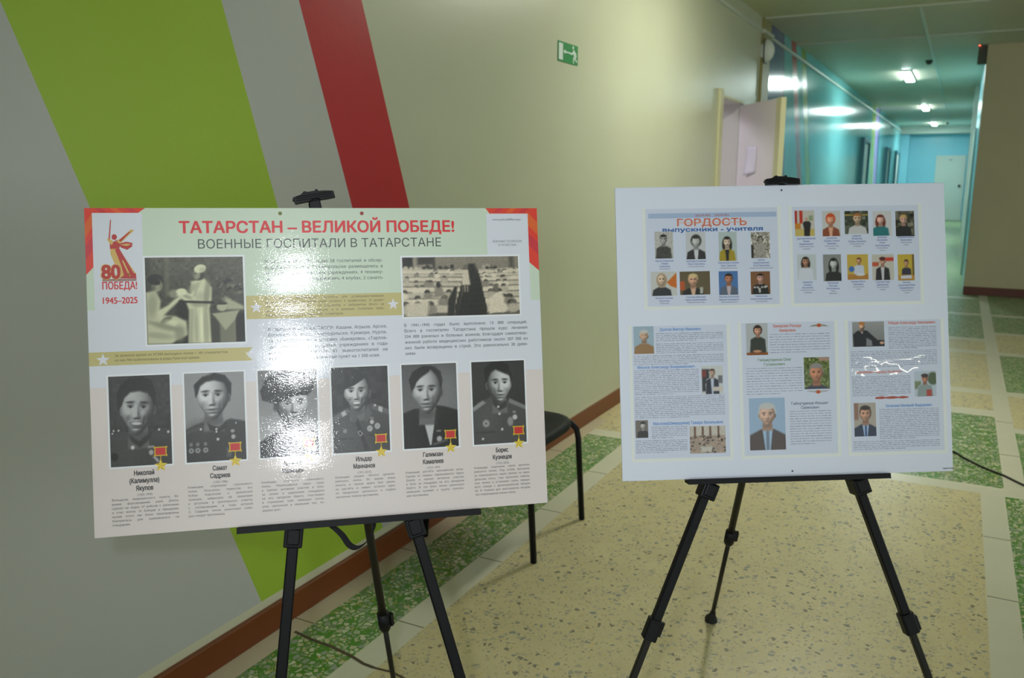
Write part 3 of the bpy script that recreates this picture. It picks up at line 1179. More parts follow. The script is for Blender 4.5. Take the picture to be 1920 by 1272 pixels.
line(a, '1945–2025', -0.394, 0.1235, 0.0118, 0.058, bold=0.02, col=(212, 40, 46), layer=2, res=3)
a.build('victory_emblem', GLOSSY_INK, poster)

a = Art(0.0006)
line(a, 'ТАТАРСТАН – ВЕЛИКОЙ ПОБЕДЕ!', -0.260, 0.2508, 0.0215, 0.510, bold=0.034, col=RED, res=8)
a.build('heading_text', GLOSSY_INK, poster)
a = Art(0.0006)
line(a, 'ВОЕННЫЕ ГОСПИТАЛИ В ТАТАРСТАНЕ', -0.2285, 0.2218, 0.0172, 0.452, bold=-0.012, col=(54, 60, 58), res=8)
a.build('subheading_text', GLOSSY_INK, poster)


def text_block(name, lines, x, zt_, w, cap, pitch, col=INK, parent=poster, bold=0.0, res=3):
    a = Art(0.0007)
    paragraph(a, lines, x, zt_, w, cap, pitch, col, bold, 0, res)
    return a.build(name, GLOSSY_INK, parent)


text_block('body_text', ['В Казани в 1941–1943 годах 58 госпиталей и обсер-', 'вационный пункт в Зеленодольске размещались в',
                         '38 школах, 5 медицинских учреждениях, 4 технику-', 'мах и институтах, 4 общежитиях, 4 клубах, 2 санато-', 'риях и гостинице.'],
           -0.1105, 0.1995, 0.219, 0.0062, 0.0112)
text_block('ribbon_text', ['Из Казанского медицинского института для усовершенствования', 'врачей и персонала на фронт ушли служить 4 профессора, 15 доцен-',
                           'тов, 42 ассистента, врача и 35 медсестёр и лаборантов. Всего на', 'фронт отправлено 107 сотрудников, а в военные госпитали пере-',
                           'ведено более 700 врачей, медсестёр и санитарок.'], -0.112, 0.1295, 0.220, 0.0043, 0.0080, (92, 84, 52))
text_block('body_text', ['В городах и районах ТАССР: Казани, Агрызе, Арске,', 'Бугульме, Буинске, Зеленодольске, Кукморе, Нурла-',
                         'те, Чистополе – в санаториях «Бакирово», «Тарлов-', 'ка», «Ижминводы» и других учреждениях в годы',
                         'войны было развёрнуто 69 эвакогоспиталей на', '41 805 коек и обсервационный пункт на 1 500 коек.'], -0.109, 0.0715, 0.221, 0.0062, 0.0111)
text_block('body_text', ['В 1941–1945 годах было выполнено 13 000 операций.', 'Всего в госпиталях Татарстана прошли курс лечения',
                         '334 000 раненых и больных воинов; благодаря самоотвер-', 'женной работе медицинских работников около 207 000 из',
                         'них были возвращены в строй. Это равносильно 20 диви-', 'зиям.'], 0.146, 0.0715, 0.2455, 0.0060, 0.0110)
text_block('ribbon_text', ['За военное время из КГМИ выпущено более 1 100 специалистов,', 'из них 943 мобилизованы в ряды Красной армии.'],
           -0.377, 0.0315, 0.195, 0.0045, 0.0084, (92, 84, 52))
a = Art(0.0007)
line(a, 'ВОЕННЫЕ ГОСПИТАЛИ', 0.357, 0.2285, 0.0042, 0.058, 'C', col=(90, 96, 100))
line(a, 'В ТАТАРСТАНЕ', 0.357, 0.2212, 0.0042, 0.036, 'C', col=(90, 96, 100))
a.build('caption_text', GLOSSY_INK, poster)
a = Art(0.0007)
line(a, 'www.pobeda80let.tatar', 0.328, 0.2725, 0.0042, 0.059, col=(90, 96, 100))
a.build('web_address_text', GLOSSY_INK, poster)

# captions under the portraits
PEOPLE = [
    (-0.390, -0.334, ['Николай', '(Калимулла)', 'Якупов'], '(1920–1999)', ['Фельдшер медицинского пункта. Во', 'время форсирования реки Днепр', 'сделал на лодке 27 рейсов с ранеными',
     'и спас жизнь 74 бойцам и офицерам,', 'кроме этого им были переправлены', 'боеприпасы для сражавшихся на', 'плацдарме.']),
    (-0.260, -0.203, ['Самат', 'Садриев'], '(1920–1986)', ['Командир отделения стрелкового', 'полка. Пользуясь темнотой, его', 'бойцы подползли к вражеской', 'траншее, забросали её гранатами',
     'и вступили в рукопашную схватку', 'с гитлеровцами, в ходе которой', 'С. Садриев лично уничтожил семе-', 'рых солдат противника.']),
    (-0.130, -0.073, ['Алексей', 'Малышев'], '(1926–1996)', ['Командир отделения стрелкового', 'полка. Переправился через Одер', 'и принял активное участие в боях', 'за захват и удержание плацдарма',
     'на его западном берегу. Участвовал', 'в отражении трёх немецких контр-', 'атак, проникнув в немецкий тыл, по-', 'дорвал дзот.']),
    (0.005, 0.060, ['Ильдар', 'Маннанов'], '(1921–2010)', ['Командир орудия лёгкого артилле-', 'рийского полка. Во время атаки', 'пехоты и танков врага был ранен,', 'из расчёта в живых остался один,',
     'но продолжал сражаться и подбил', 'несколько танков противника.']),
    (0.139, 0.193, ['Галимзан', 'Камалеев'], '(1919–1993)', ['Командир расчёта миномётной роты.', 'Одним из первых переправился через', 'Днепр и принял активное участие', 'в боях за плацдарм на его западном',
     'берегу. В тех боях лично уничтожил', 'немецкий пулемёт и группу пехотин-', 'цев противника.']),
    (0.2735, 0.331, ['Борис', 'Кузнецов'], '(1925–2020)', ['Командир отделения связи артилле-', 'рийского полка. Под огнём противни-', 'ка переправился через Днепр на само-', 'дельном плоту. Там проложил кабель-',
     'ную линию и установил связь передо-', 'вого отряда с артиллерийской батаре-', 'ей. В течение дня многократно исправ-', 'лял повреждения линии связи.'])]
for x, xc, names, years, body in PEOPLE:
    a = Art(0.0007)
    zz_ = -0.1805
    for s in names:
        line(a, s, xc, zz_ - 0.0088, 0.0088, None, 'C', 0.028, (56, 54, 58), 0, 0.70)
        zz_ -= 0.0138
    line(a, years, xc, zz_ - 0.0048, 0.0044, None, 'C', -0.01, (120, 116, 120), 0, 0.85)
    a.build('name_text', GLOSSY_INK, poster)
    text_block('body_text', body, x, zz_ - 0.0075, 0.113, 0.0040, 0.0075, (84, 80, 86))


# photographs on the poster
def gray(v):
    return (v, v * 1.0, v * 1.01)


PW, PH = 92, 140


def cloth(p, pts, c, f=.025, amp=5):
    p.poly(pts, gray(c), f)
    return p


def medal(p, x, y, r=.03, v=190):
    p.rect(x - r * .6, y - r * 2.1, x + r * .6, y - r * 1.2, gray(v * .8), .015)
    p.ell(x, y, r, r * .68, gray(v), .5)
    p.ell(x, y, r * .5, r * .34, gray(v * .6), .7)


def portrait1():
    p = Pic(PW, PH, gray(56)).grad(gray(66), gray(48)).noise(5, 6)
    cloth(p, [(-.1, .66), (.06, .61), (.22, .60), (.40, .68), (.50, .72), (.66, .64), (.82, .59), (.96, .61), (1.1, .66), (1.1, 1.1), (-.1, 1.1)], 66)
    p.ell(.25, .85, .25, .2, gray(84), 1.0, a=.6)
    p.hair([(.15, .36), (.13, .2), (.2, .1), (.35, .03), (.55, .02), (.7, .07), (.76, .2), (.75, .36)], gray(26))
    p.face(.46, .362, .268, .30, gray(166), -.01, 1, light=1, rot=.06)
    p.hair([(.16, .33), (.14, .2), (.2, .1), (.35, .02), (.55, .01), (.7, .07), (.76, .2), (.735, .34), (.705, .26), (.63, .195), (.5, .17), (.35, .18), (.25, .24), (.2, .33)], gray(28))
    p.poly([(.30, .64), (.46, .73), (.68, .62), (.66, .70), (.48, .80), (.34, .72)], gray(46), .03)
    for x, y, r in ((.36, .795, .032), (.06, .60, .016), (.14, .60, .016), (.80, .61, .018), (.95, .64, .02), (.04, .63, .014)):
        p.ell(x, y, r, r * .7, gray(205), .5)
    p.rect(.61, .785, .71, .81, gray(160), .02)
    p.ell(.66, .86, .04, .03, gray(175), .6)
    p.ell(.06, .89, .06, .045, gray(30), .5)
    p.poly([(.68, .91), (.72, .90), (.80, .96), (.76, .98)], gray(170), .02)
    return p.noise(3)


def portrait2():
    p = Pic(PW, PH, gray(160)).grad(gray(150), gray(128))
    p.ell(.5, .4, .6, .5, gray(164), 1.2, a=.7)
    cloth(p, [(-.1, .66), (.0, .63), (.17, .58), (.33, .545), (.42, .60), (.55, .62), (.68, .545), (.76, .53), (1.1, .58), (1.1, 1.1), (-.1, 1.1)], 60)
    p.ell(.2, .75, .2, .18, gray(76), 1.0, a=.6)
    p.hair([(.18, .27), (.16, .14), (.3, .05), (.5, .01), (.68, .04), (.78, .13), (.77, .26)], gray(34))
    p.face(.47, .267, .26, .265, gray(192), -.02, 0, light=1)
    p.hair([(.19, .24), (.17, .13), (.3, .05), (.5, .005), (.68, .04), (.78, .13), (.765, .25), (.725, .19), (.66, .115), (.5, .085), (.36, .10), (.26, .145), (.215, .23)], gray(34))
    p.poly([(.36, .56), (.44, .60), (.56, .62), (.68, .56), (.68, .63), (.54, .68), (.40, .65)], gray(46), .02)
    p.poly([(0, .645), (.27, .59), (.29, .625), (.0, .69)], gray(80), .02)
    for x, y, r in ((.51, .64, .020), (.51, .67, .018), (.53, .755, .024), (.25, .635, .02), (.84, .58, .014)):
        p.ell(x, y, r, r * .7, gray(200), .5)
    for x in (.08, .19, .32):
        medal(p, x, .87, .042, 170)
    p.ell(.78, .67, .035, .02, gray(160), .5)
    p.ell(.79, .735, .035, .026, gray(180), .5)
    p.rect(.67, .86, .75, .96, gray(100), .03)
    return p.noise(2.5)


def portrait3():
    p = Pic(PW, PH, gray(150)).grad(gray(116), gray(196))
    cloth(p, [(-.1, .86), (.1, .78), (.35, .68), (.6, .72), (.74, .66), (.9, .70), (1.1, .80), (1.1, 1.1), (-.1, 1.1)], 50)
    p.face(.56, .403, .275, .25, gray(190), .035, 0, light=-1)
    p.poly([(.27, .36), (.34, .36), (.34, .44), (.29, .42)], gray(60), .04, .8)
    p.poly([(.06, .34), (.03, .23), (.12, .12), (.3, .03), (.55, .0), (.8, .045), (.94, .15), (.94, .24), (.88, .28), (.5, .24), (.25, .38)], gray(40), .02)
    p.ell(.45, .10, .30, .06, gray(62), 1.0, rot=-.12, a=.8)
    p.poly([(.19, .31), (.5, .205), (.8, .16), (.89, .18), (.885, .26), (.6, .265), (.25, .385)], gray(66), .02)
    p.ell(.72, .20, .15, .03, gray(120), .9, rot=-.1, a=.7)
    p.poly([(.22, .36), (.5, .27), (.87, .25), (.86, .30), (.6, .305), (.3, .385)], gray(16), .015)
    p.ell(.63, .175, .05, .03, gray(190), .6)
    p.poly([(.64, .68), (.74, .65), (.78, .72), (.70, .76)], gray(36), .02)
    p.poly([(.82, .70), (1.02, .77), (1.02, .80), (.82, .735)], gray(170), .02)
    p.ell(.92, .93, .05, .035, gray(205), .4)
    return p.noise(2.5)


def portrait4():
    p = Pic(PW, PH, gray(58)).noise(9, 9)
    cloth(p, [(-.1, .62), (.0, .57), (.24, .48), (.36, .50), (.58, .48), (.68, .43), (.97, .53), (1.1, .58), (1.1, 1.1), (-.1, 1.1)], 84)
    p.ell(.25, .75, .2, .2, gray(100), 1.0, a=.6)
    p.ell(.85, .85, .2, .2, gray(66), 1.0, a=.6)
    p.hair([(.25, .28), (.3, .14), (.6, .10), (.68, .2), (.665, .29)], gray(44))
    p.face(.445, .297, .218, .222, gray(190), -.015, 1, light=1)
    p.poly([(.215, .247), (.237, .044), (.32, .012), (.49, .04), (.62, .106), (.57, .145), (.40, .216), (.225, .262)], gray(46), .015)
    p.poly([(.30, .03), (.34, .02), (.37, .15), (.34, .2)], gray(70), .03, .7)
    p.ell(.38, .12, .02, .014, gray(90), .5)
    p.poly([(-.02, .585), (.27, .485), (.32, .525), (-.02, .65)], gray(118), .02)
    p.poly([(.15, .53), (.22, .505), (.25, .555), (.18, .58)], gray(190), .015)
    p.poly([(.71, .44), (1.02, .52), (1.02, .58), (.69, .50)], gray(106), .02)
    p.poly([(.82, .47), (.89, .485), (.88, .55), (.81, .525)], gray(190), .015)
    p.ell(.755, .46, .02, .014, gray(200), .5)
    p.poly([(.34, .49), (.46, .62), (.40, .66), (.29, .56)], gray(104), .015)
    p.poly([(.62, .46), (.54, .62), (.60, .655), (.70, .55)], gray(104), .015)
    p.poly([(.44, .60), (.62, .96), (.56, 1), (.40, .66)], gray(60), .03)
    for x, y, r in ((.65, .73, .05), (.785, .705, .05)):
        p.ell(x, y, r, r * .72, gray(186), .35)
        p.ell(x, y, r * .6, r * .42, gray(150), .8, a=.6)
    p.ell(.69, .655, .036, .026, gray(195), .4)
    p.rect(.66, .60, .72, .62, gray(150), .02)
    p.poly([(.43, .765), (.48, .745), (.53, .79), (.475, .82)], gray(180), .015)
    p.poly([(.45, .77), (.48, .76), (.505, .79), (.475, .805)], gray(40), .015)
    p.ell(.21, .745, .035, .025, gray(150), .5)
    p.rect(.08, .83, .36, .845, gray(60), .025, .8)
    p.rect(.60, .80, .96, .815, gray(56), .025, .8)
    return p.noise(3)


def portrait5():
    p = Pic(PW, PH, gray(110)).grad(gray(92), gray(126))
    p.ell(.75, .35, .35, .35, gray(140), 1.2, a=.6)
    cloth(p, [(-.1, .62), (.0, .58), (.2, .53), (.34, .53), (.62, .50), (.78, .52), (1.1, .59), (1.1, 1.1), (-.1, 1.1)], 18)
    p.poly([(.33, .56), (.62, .53), (.60, .66), (.53, .84), (.50, .97), (.47, .97), (.40, .76)], gray(196), .02)
    p.hair([(.17, .33), (.13, .18), (.2, .1), (.38, .03), (.55, .03), (.7, .1), (.73, .2), (.72, .30)], gray(26))
    p.face(.45, .323, .258, .27, gray(180), -.02, 0, light=1)
    p.hair([(.175, .30), (.13, .18), (.2, .09), (.38, .025), (.53, .03), (.50, .09), (.42, .125), (.33, .165), (.265, .21), (.215, .285)], gray(24))
    p.hair([(.50, .03), (.6, .035), (.71, .10), (.735, .2), (.715, .27), (.685, .2), (.64, .14), (.56, .085)], gray(40), a=.9)
    p.poly([(.60, .53), (.72, .56), (.60, .80), (.52, .92)], gray(30), .02, .8)
    p.rect(.60, .795, .68, .815, gray(150), .02)
    p.ell(.645, .90, .05, .035, gray(175), .5)
    p.poly([(.52, .95), (.80, .90), (.80, .93), (.54, .98)], gray(120), .02, .7)
    return p.noise(2.5)


def portrait6():
    p = Pic(PW, PH, gray(50)).grad(gray(58), gray(38))
    cloth(p, [(-.1, .62), (.0, .56), (.1, .49), (.28, .45), (.38, .41), (.50, .52), (.62, .50), (.70, .45), (1.1, .60), (1.1, 1.1), (-.1, 1.1)], 82)
    p.ell(.3, .7, .2, .2, gray(96), 1.0, a=.6)
    p.hair([(.25, .26), (.24, .1), (.36, .02), (.55, .0), (.7, .06), (.745, .2), (.73, .26)], gray(26))
    p.face(.51, .275, .222, .24, gray(186), .02, 0, light=-1)
    p.hair([(.25, .22), (.24, .1), (.36, .015), (.55, -.01), (.7, .055), (.75, .19), (.705, .175), (.6, .145), (.45, .10), (.37, .13), (.305, .2)], gray(26))
    p.poly([(.36, .42), (.50, .53), (.64, .48), (.64, .56), (.50, .60), (.38, .52)], gray(62), .02)
    p.poly([(-.02, .555), (.19, .47), (.25, .50), (.02, .60)], gray(148), .02)
    p.poly([(.70, .46), (1.02, .56), (1.02, .61), (.68, .51)], gray(134), .02)
    for x, y, r in ((.48, .555, .022), (.50, .64, .024), (.54, .83, .024), (.17, .935, .022)):
        p.ell(x, y, r, r * .7, gray(196), .5)
    p.ell(.24, .75, .06, .042, gray(176), .8)
    p.ell(.24, .75, .025, .018, gray(110), .6)
    p.ell(.70, .74, .055, .055, gray(150), .5)
    p.rect(.75, .615, .81, .64, gray(150), .02)
    p.ell(.79, .69, .045, .032, gray(196), .4)
    p.rect(.05, .85, .40, .865, gray(58), .025, .8)
    return p.noise(2.5)


def ward_nurse():
    g = lambda v, k=1.0: (v * 1.0, v * 1.0, v * (.86 + .1 * (1 - k)))
    p = Pic(110, 100, g(84)).grad(g(104), g(52)).noise(6, 3)
    p.rect(.20, .0, .24, .45, g(128), .03, .6)
    p.rect(.0, .0, .05, .9, g(60), .03, .5)
    for k in range(34):
        x, y = RNG.uniform(.72, .99), RNG.uniform(.27, .50)
        p.ell(x, y, .035, .018, g(RNG.uniform(34, 130)), .6, rot=RNG.uniform(-1, 1))
    p.rect(.30, .44, .44, .72, g(34), .04)
    p.ell(.10, .25, .075, .06, g(42), .3)
    p.ell(.115, .32, .05, .075, g(160), .3)
    p.ell(.085, .27, .065, .045, g(40), .3, rot=.3)
    p.ell(.155, .335, .014, .018, g(140), .6)
    p.ell(.138, .305, .014, .008, g(60), .6)
    p.ell(.08, .36, .02, .05, g(96), .8, a=.7)
    p.poly([(.0, .40), (.10, .38), (.15, .50), (.13, .66), (.30, .68), (.40, .74), (.415, .95), (.30, 1.0), (.0, 1.0)], g(202), .03)
    p.poly([(.10, .62), (.22, .55), (.34, .43), (.36, .48), (.24, .60), (.13, .72)], g(212), .03)
    p.ell(.20, .72, .06, .03, g(120), .6, rot=-.5)
    p.poly([(.02, .72), (.30, .82), (.30, .84), (.02, .76)], g(150), .03, .6)
    p.poly([(.30, .96), (.42, .9), (.42, 1), (.25, 1)], g(40), .03)
    p.ell(.29, .42, .06, .05, g(150), .6)
    p.poly([(.46, .28), (.60, .25), (.67, .36), (.665, .5), (.64, .6), (.655, 1.0), (.415, 1.0), (.43, .62), (.40, .52), (.31, .44), (.36, .38), (.45, .42)], g(216), .025)
    p.poly([(.44, .60), (.48, .6), (.46, 1), (.42, 1)], g(150), .04, .6)
    p.poly([(.52, .3), (.55, .3), (.50, .45), (.48, .45)], g(160), .03, .6)
    p.ell(.56, .46, .06, .05, g(180), .9, a=.6)
    for (x, y, rx, ry, v, rot) in ((.62, .42, .03, .16, 150, .1), (.60, .80, .03, .25, 170, 0), (.50, .82, .02, .22, 176, 0), (.555, .8, .015, .22, 240, 0), (.47, .36, .03, .06, 168, .6),
                                   (.53, .55, .08, .03, 158, 0), (.42, .46, .05, .02, 160, .4)):
        p.ell(x, y, rx, ry, g(v), .9, rot=rot, a=.75)
    for (x, y, rx, ry, v, rot) in ((.06, .55, .05, .14, 160, .1), (.20, .80, .14, .04, 150, .25), (.28, .76, .10, .035, 226, .2), (.12, .90, .14, .035, 168, .15), (.33, .88, .05, .10, 150, 0)):
        p.ell(x, y, rx, ry, g(v), .9, rot=rot, a=.75)
    p.ell(.54, .21, .055, .06, g(74), .4)
    p.ell(.52, .205, .036, .055, g(158), .4)
    p.ell(.495, .215, .012, .016, g(130), .6)
    p.ell(.505, .19, .012, .008, g(70), .6)
    p.ell(.556, .135, .062, .048, g(224), .25, rot=-.25)
    p.ell(.58, .15, .03, .03, g(180), .9, a=.6)
    p.ell(.36, .40, .055, .04, g(226), .4)
    p.poly([(.33, .50), (.69, .52), (.69, .545), (.33, .525)], g(36), .015)
    p.rect(.73, .68, .91, 1.0, g(128), .02)
    p.rect(.655, .72, .74, 1.0, g(70), .03)
    p.rect(.91, .66, 1.02, 1.0, g(26), .02)
    p.poly([(.66, .66), (.95, .625), (.90, .74), (.80, .86), (.70, .71)], g(176), .02)
    p.poly([(.80, .46), (.86, .5), (1, .58), (1, .62), (.82, .62)], g(180), .03)
    p.ell(.77, .585, .055, .05, g(186), .3)
    p.ell(.77, .545, .055, .015, g(60), .4)
    return p


def ward_hall():
    s = lambda v: (v * 1.0, v * .95, v * .86)
    p = Pic(130, 66, s(150)).grad(s(150), s(120))
    p.rect(.0, .0, .10, .55, s(42), .03)
    p.rect(.13, .0, .26, .12, s(70), .03)
    p.rect(.09, .0, .115, .4, s(170), .02)
    p.rect(.26, .0, .275, .22, s(50), .02)
    p.rect(.92, .0, .96, .45, s(96), .03)
    for k in range(90):
        x, y = RNG.uniform(0, 1), RNG.uniform(.16, .42)
        p.ell(x, y, .012 + .02 * y, .03 + .04 * y, s(RNG.choice([205, 180, 90, 60])), .6, rot=RNG.uniform(-1, 1))
    for side in (-1, 1):
        for k in range(9):
            t = (k / 9.0) ** 1.5
            y0 = .22 + .72 * t
            hgt = .05 + .16 * t
            xin = (.545 - .10 * t) if side < 0 else (.63 + .07 * t)
            xout = -.05 if side < 0 else 1.05
            p.poly([(xin, y0), (xout, y0 - .03 + .03 * t), (xout, y0 + hgt * .75), (xin, y0 + hgt)], s(202 + 18 * (k % 2)), .02)
            p.poly([(xin, y0 + hgt * .7), (xout, y0 + hgt * .55), (xout, y0 + hgt * .8), (xin, y0 + hgt)], s(74), .02, .8)
            for q in range(3):
                xp = xin + (xout - xin) * RNG.uniform(.12, .9)
                r_ = .012 + .022 * t
                p.ell(xp, y0 - hgt * .15, r_, r_ * 1.7, s(RNG.choice([58, 80, 110])), .4)
                p.ell(xp + RNG.uniform(-.01, .01), y0 + hgt * .35, r_ * 1.7, r_ * 2.6, s(RNG.choice([226, 190, 150])), .5)
            p.ell(xin - side * -.01, y0 + hgt * .4, .006 + .01 * t, hgt * .6, s(50), .4)
    p.poly([(.565, .12), (.615, .12), (.665, .4), (.70, 1.02), (.44, 1.02), (.52, .5)], s(40), .03)
    for k in range(7):
        y = .35 + k * .09
        p.rect(.5 - .01 * k, y, .655 + .008 * k, y + .012, s(60), .015, .6)
    p.poly([(.515, .22), (.56, .22), (.575, .48), (.50, .48)], s(214), .015)
    p.ell(.538, .17, .018, .04, s(120), .4)
    p.rect(.522, .48, .535, .60, s(150), .01)
    p.rect(.545, .48, .556, .60, s(150), .01)
    p.poly([(.74, .72), (.80, .62), (.86, .66), (.88, .95), (.73, .98)], s(222), .02)
    p.ell(.795, .56, .026, .06, s(120), .4)
    p.poly([(.27, .52), (.33, .5), (.35, .66), (.26, .68)], s(150), .02)
    p.ell(.30, .47, .02, .05, s(60), .4)
    p.poly([(.02, .78), (.22, .76), (.20, 1.0), (.02, 1.0)], s(212), .03)
    p.poly([(.38, .72), (.44, .50), (.46, .52), (.43, 1.0), (.37, 1.0)], s(46), .02)
    return p.noise(6)


def framed(pic, x0, z0, x1, z1, border, name, base=0.0008):
    fr_ = Art(base - 0.0001)
    fr_.rect(x0 - border, z0 - border, x1 + border, z1 + border, (232, 234, 240))
    e_ = pic.build(name, x0, z0, x1, z1, base, GLOSSY_INK, poster)
    fr_.build('photo_border', GLOSSY_INK, e_)
    return e_


PX = [(-0.3895, -0.2855), (-0.2605, -0.1555), (-0.1305, -0.0235), (0.0035, 0.1105), (0.1375, 0.2445), (0.275, 0.382)]
for (x0, x1), fn in zip(PX, (portrait1, portrait2, portrait3, portrait4, portrait5, portrait6)):
    framed(fn(), x0, -0.172, x1, -0.0085, 0.0032, 'portrait_photo')
framed(ward_nurse(), -0.3215, 0.047, -0.1505, 0.206, 0.0035, 'hospital_photo')
framed(ward_hall(), 0.146, 0.0845, 0.3775, 0.2005, 0.0035, 'hospital_photo')
for xm in (-0.305, -0.175, -0.0415, 0.0935, 0.2285, 0.366):
    a = Art(0.0011)
    gold, gd, gl_ = (206, 170, 36), (178, 142, 30), (236, 214, 80)
    zt2 = -0.1395
    a.rect(xm - 0.0105, zt2 - 0.017, xm + 0.0105, zt2, gold)
    for q in (-1, 1):
        a.rect(xm + q * 0.0105 - 0.0012, zt2 - 0.0028, xm + q * 0.0105 + 0.0012, zt2 + 0.0008, gold, 1)
        a.rect(xm + q * 0.0105 - 0.0012, zt2 - 0.0178, xm + q * 0.0105 + 0.0012, zt2 - 0.0142, gold, 1)
    a.rect(xm - 0.0085, zt2 - 0.015, xm + 0.0085, zt2 - 0.002, (200, 40, 44), 1)
    a.rect(xm - 0.001, zt2 - 0.024, xm + 0.001, zt2 - 0.017, gd, 1)
    a.star(xm, zt2 - 0.0345, 0.0118, [gl_, gold], 2, 0.45)
    a.build('gold_star_medal', GLOSSY_INK, poster)
for x in (-0.080, 0.072):
    a = Art(0.0008)
    a.ell(x, 0.2868, 0.0036, 0.0036, (110, 112, 40) if x < 0 else (150, 44, 34))
    a.build('punched_hole', GLOSSY_INK, poster)
on_board(poster, ML, 0.0, -0.297)

# ---- right board with five sheets in pockets
board = empty('display_board', 'white display board with five sheets in pockets on a black easel', 'display board')
bb = MB()
bb.box((-0.375, 0.0, -0.3258), (0.375, 0.005, 0.3258))
bb.build('panel', M_BOARD, parent=board, bevel=0.0008)
POCKETS = [(-0.316, 0.052, -0.003, 0.280), (0.015, 0.052, 0.320, 0.280), (-0.3535, -0.285, -0.125, 0.019), (-0.1075, -0.285, 0.1195, 0.021), (0.1355, -0.285, 0.3635, 0.020)]
for x0, z0, x1, z1 in POCKETS:
    b = MB()
    t_ = 0.0011
    bw = 0.0075
    b.box((x0, -t_, z0), (x0 + bw, 0, z1))
    b.box((x1 - bw, -t_, z0), (x1, 0, z1))
    b.box((x0 + bw, -t_, z0), (x1 - bw, 0, z0 + bw))
    b.build('plastic_pocket', M_POCKET, parent=board, label='milky pocket border with open top')
a = Art(0.0004)
line(a, 'НашСтенд', 0.351, -0.3205, 0.0034, 0.025, bold=0.03, col=(60, 60, 70))
a.build('maker_text', SHEET_INK, board)
for x, z in ((0.001, 0.3145), (0.007, -0.3145)):
    a = Art(0.0004)
    a.ell(x, z, 0.0022, 0.0022, (60, 60, 74))
    a.build('pin_hole', SHEET_INK, board)
on_board(board, MR, 0.0, -0.3258)

PAPER = (212, 219, 240)
NAMEC, JOBC = (104, 120, 178), (116, 116, 138)


def sheet(name, label, x0, z0, x1, z1, notch=True):
    e_ = empty(name, label, 'information sheet', group='sheets in the board pockets')
    b = MB()
    cx_ = (x0 + x1) / 2
    b.box((x0, -0.0004, z0), (x1, -0.00005, z1))
    b.build('paper', SHEETPAPER, parent=e_)
    return e_


SHEETPAPER = plain('sheet_paper', PAPER, rough=0.45, coat=0.5, coat_rough=0.02, bump=0.25, bscale=7.0, bdist=0.008)


def words(name, parent, x0, z1, x1, z0, pitch=0.0040, col=(156, 160, 184), last=0.6, bold=0, h=0.0013):
    """unreadably small print: a grey dash per word"""
    a = Art(0.0006)
    n_ = max(1, int(round((z1 - z0) / pitch)))
    pitch = (z1 - z0) / n_
    for k in range(n_):
        zc_ = z1 - (k + 0.5) * pitch
        x = x0
        xe = x1 if k < n_ - 1 else x0 + (x1 - x0) * last
        while x < xe - 0.002:
            w = min(random.uniform(0.004, 0.016), xe - x)
            if xe - x - w < 0.006:
                w = xe - x
            jit = random.uniform(0.85, 1.1)
            c_ = tuple(v * jit for v in col)
            a.rect(x, zc_ - h / 2, x + w, zc_ + h / 2, c_)
            if random.random() < .5:
                a.rect(x, zc_, x + 0.0012, zc_ + h * 1.0, c_, 1)
            x += w + random.uniform(0.0012, 0.003)
    return a.build(name, SHEET_INK, parent)


def bust(w, h, bg, skin, hair, cloth, x=.5, y=.36, r=.2, style='short', shirt=None, tie=None, smile=0, bg2=None, sh=.0):
    p = Pic(w, h, bg)
    if bg2 is not None:
        p.grad(bg, bg2)
    k = h / w
    rx = r * .78 * k
    if style == 'long':
        p.ell(x, y + r * .55, rx * 1.5, r * 1.75, hair, .15)
    p.poly([(x - rx * 2.6, 1.1), (x - rx * 2.2, y + r * 1.9), (x - rx * .8, y + r * 1.35), (x + rx * .8, y + r * 1.35), (x + rx * 2.2, y + r * 1.9), (x + rx * 2.6, 1.1)], cloth, .04)
    if shirt is not None:
        p.poly([(x - rx * .65, y + r * 1.25), (x + rx * .65, y + r * 1.25), (x + rx * .25, 1.1), (x - rx * .25, 1.1)], shirt, .03)
    if tie is not None:
        p.poly([(x - rx * .2, y + r * 1.5), (x + rx * .2, y + r * 1.5), (x + rx * .2, 1.1), (x - rx * .2, 1.1)], tie, .02)
    if style in ('short', 'curly', 'bun'):
        p.ell(x, y - r * .2, rx * (1.35 if style == 'curly' else 1.12), r * (1.15 if style == 'curly' else 1.0), hair, .18)
    if style == 'scarf':
        p.ell(x, y + r * .1, rx * 1.35, r * 1.35, hair, .15)
    p.face(x, y, rx, r, skin, 0, smile, .35, ears=style in ('short', 'cap', 'bald'), flat=0.75)
    if style in ('short', 'long', 'curly', 'bald'):
        p.ell(x, y - r * .85, rx * .95, r * .30, hair, .4)
    if style == 'cap':
        p.ell(x, y - r * .75, rx * 1.15, r * .5, hair, .2)
    return p


def put(pic, e_, box, name='portrait_photo'):
    x0, z1, x1, z0 = [v / 1000 for v in box]
    return pic.build(name, x0, z0, x1, z1, 0.0007, SHEET_INK, e_)


def caption(parent, xc, z, names, jobs, cap=0.0040, pitch=0.0062):
    a = Art(0.0007)
    for s in names:
        line(a, s, xc, z - cap, cap, None, 'C', 0.012, NAMEC, 0, 0.80, res=3)
        z -= pitch
    for s in jobs:
        line(a, s, xc, z - 0.0028, 0.0026, None, 'C', 0.01, JOBC, 0, 0.78, res=3)
        z -= pitch * 0.85
    a.build('caption_text', SHEET_INK, parent)


SK, BWs = (226, 188, 160), (188, 186, 182)
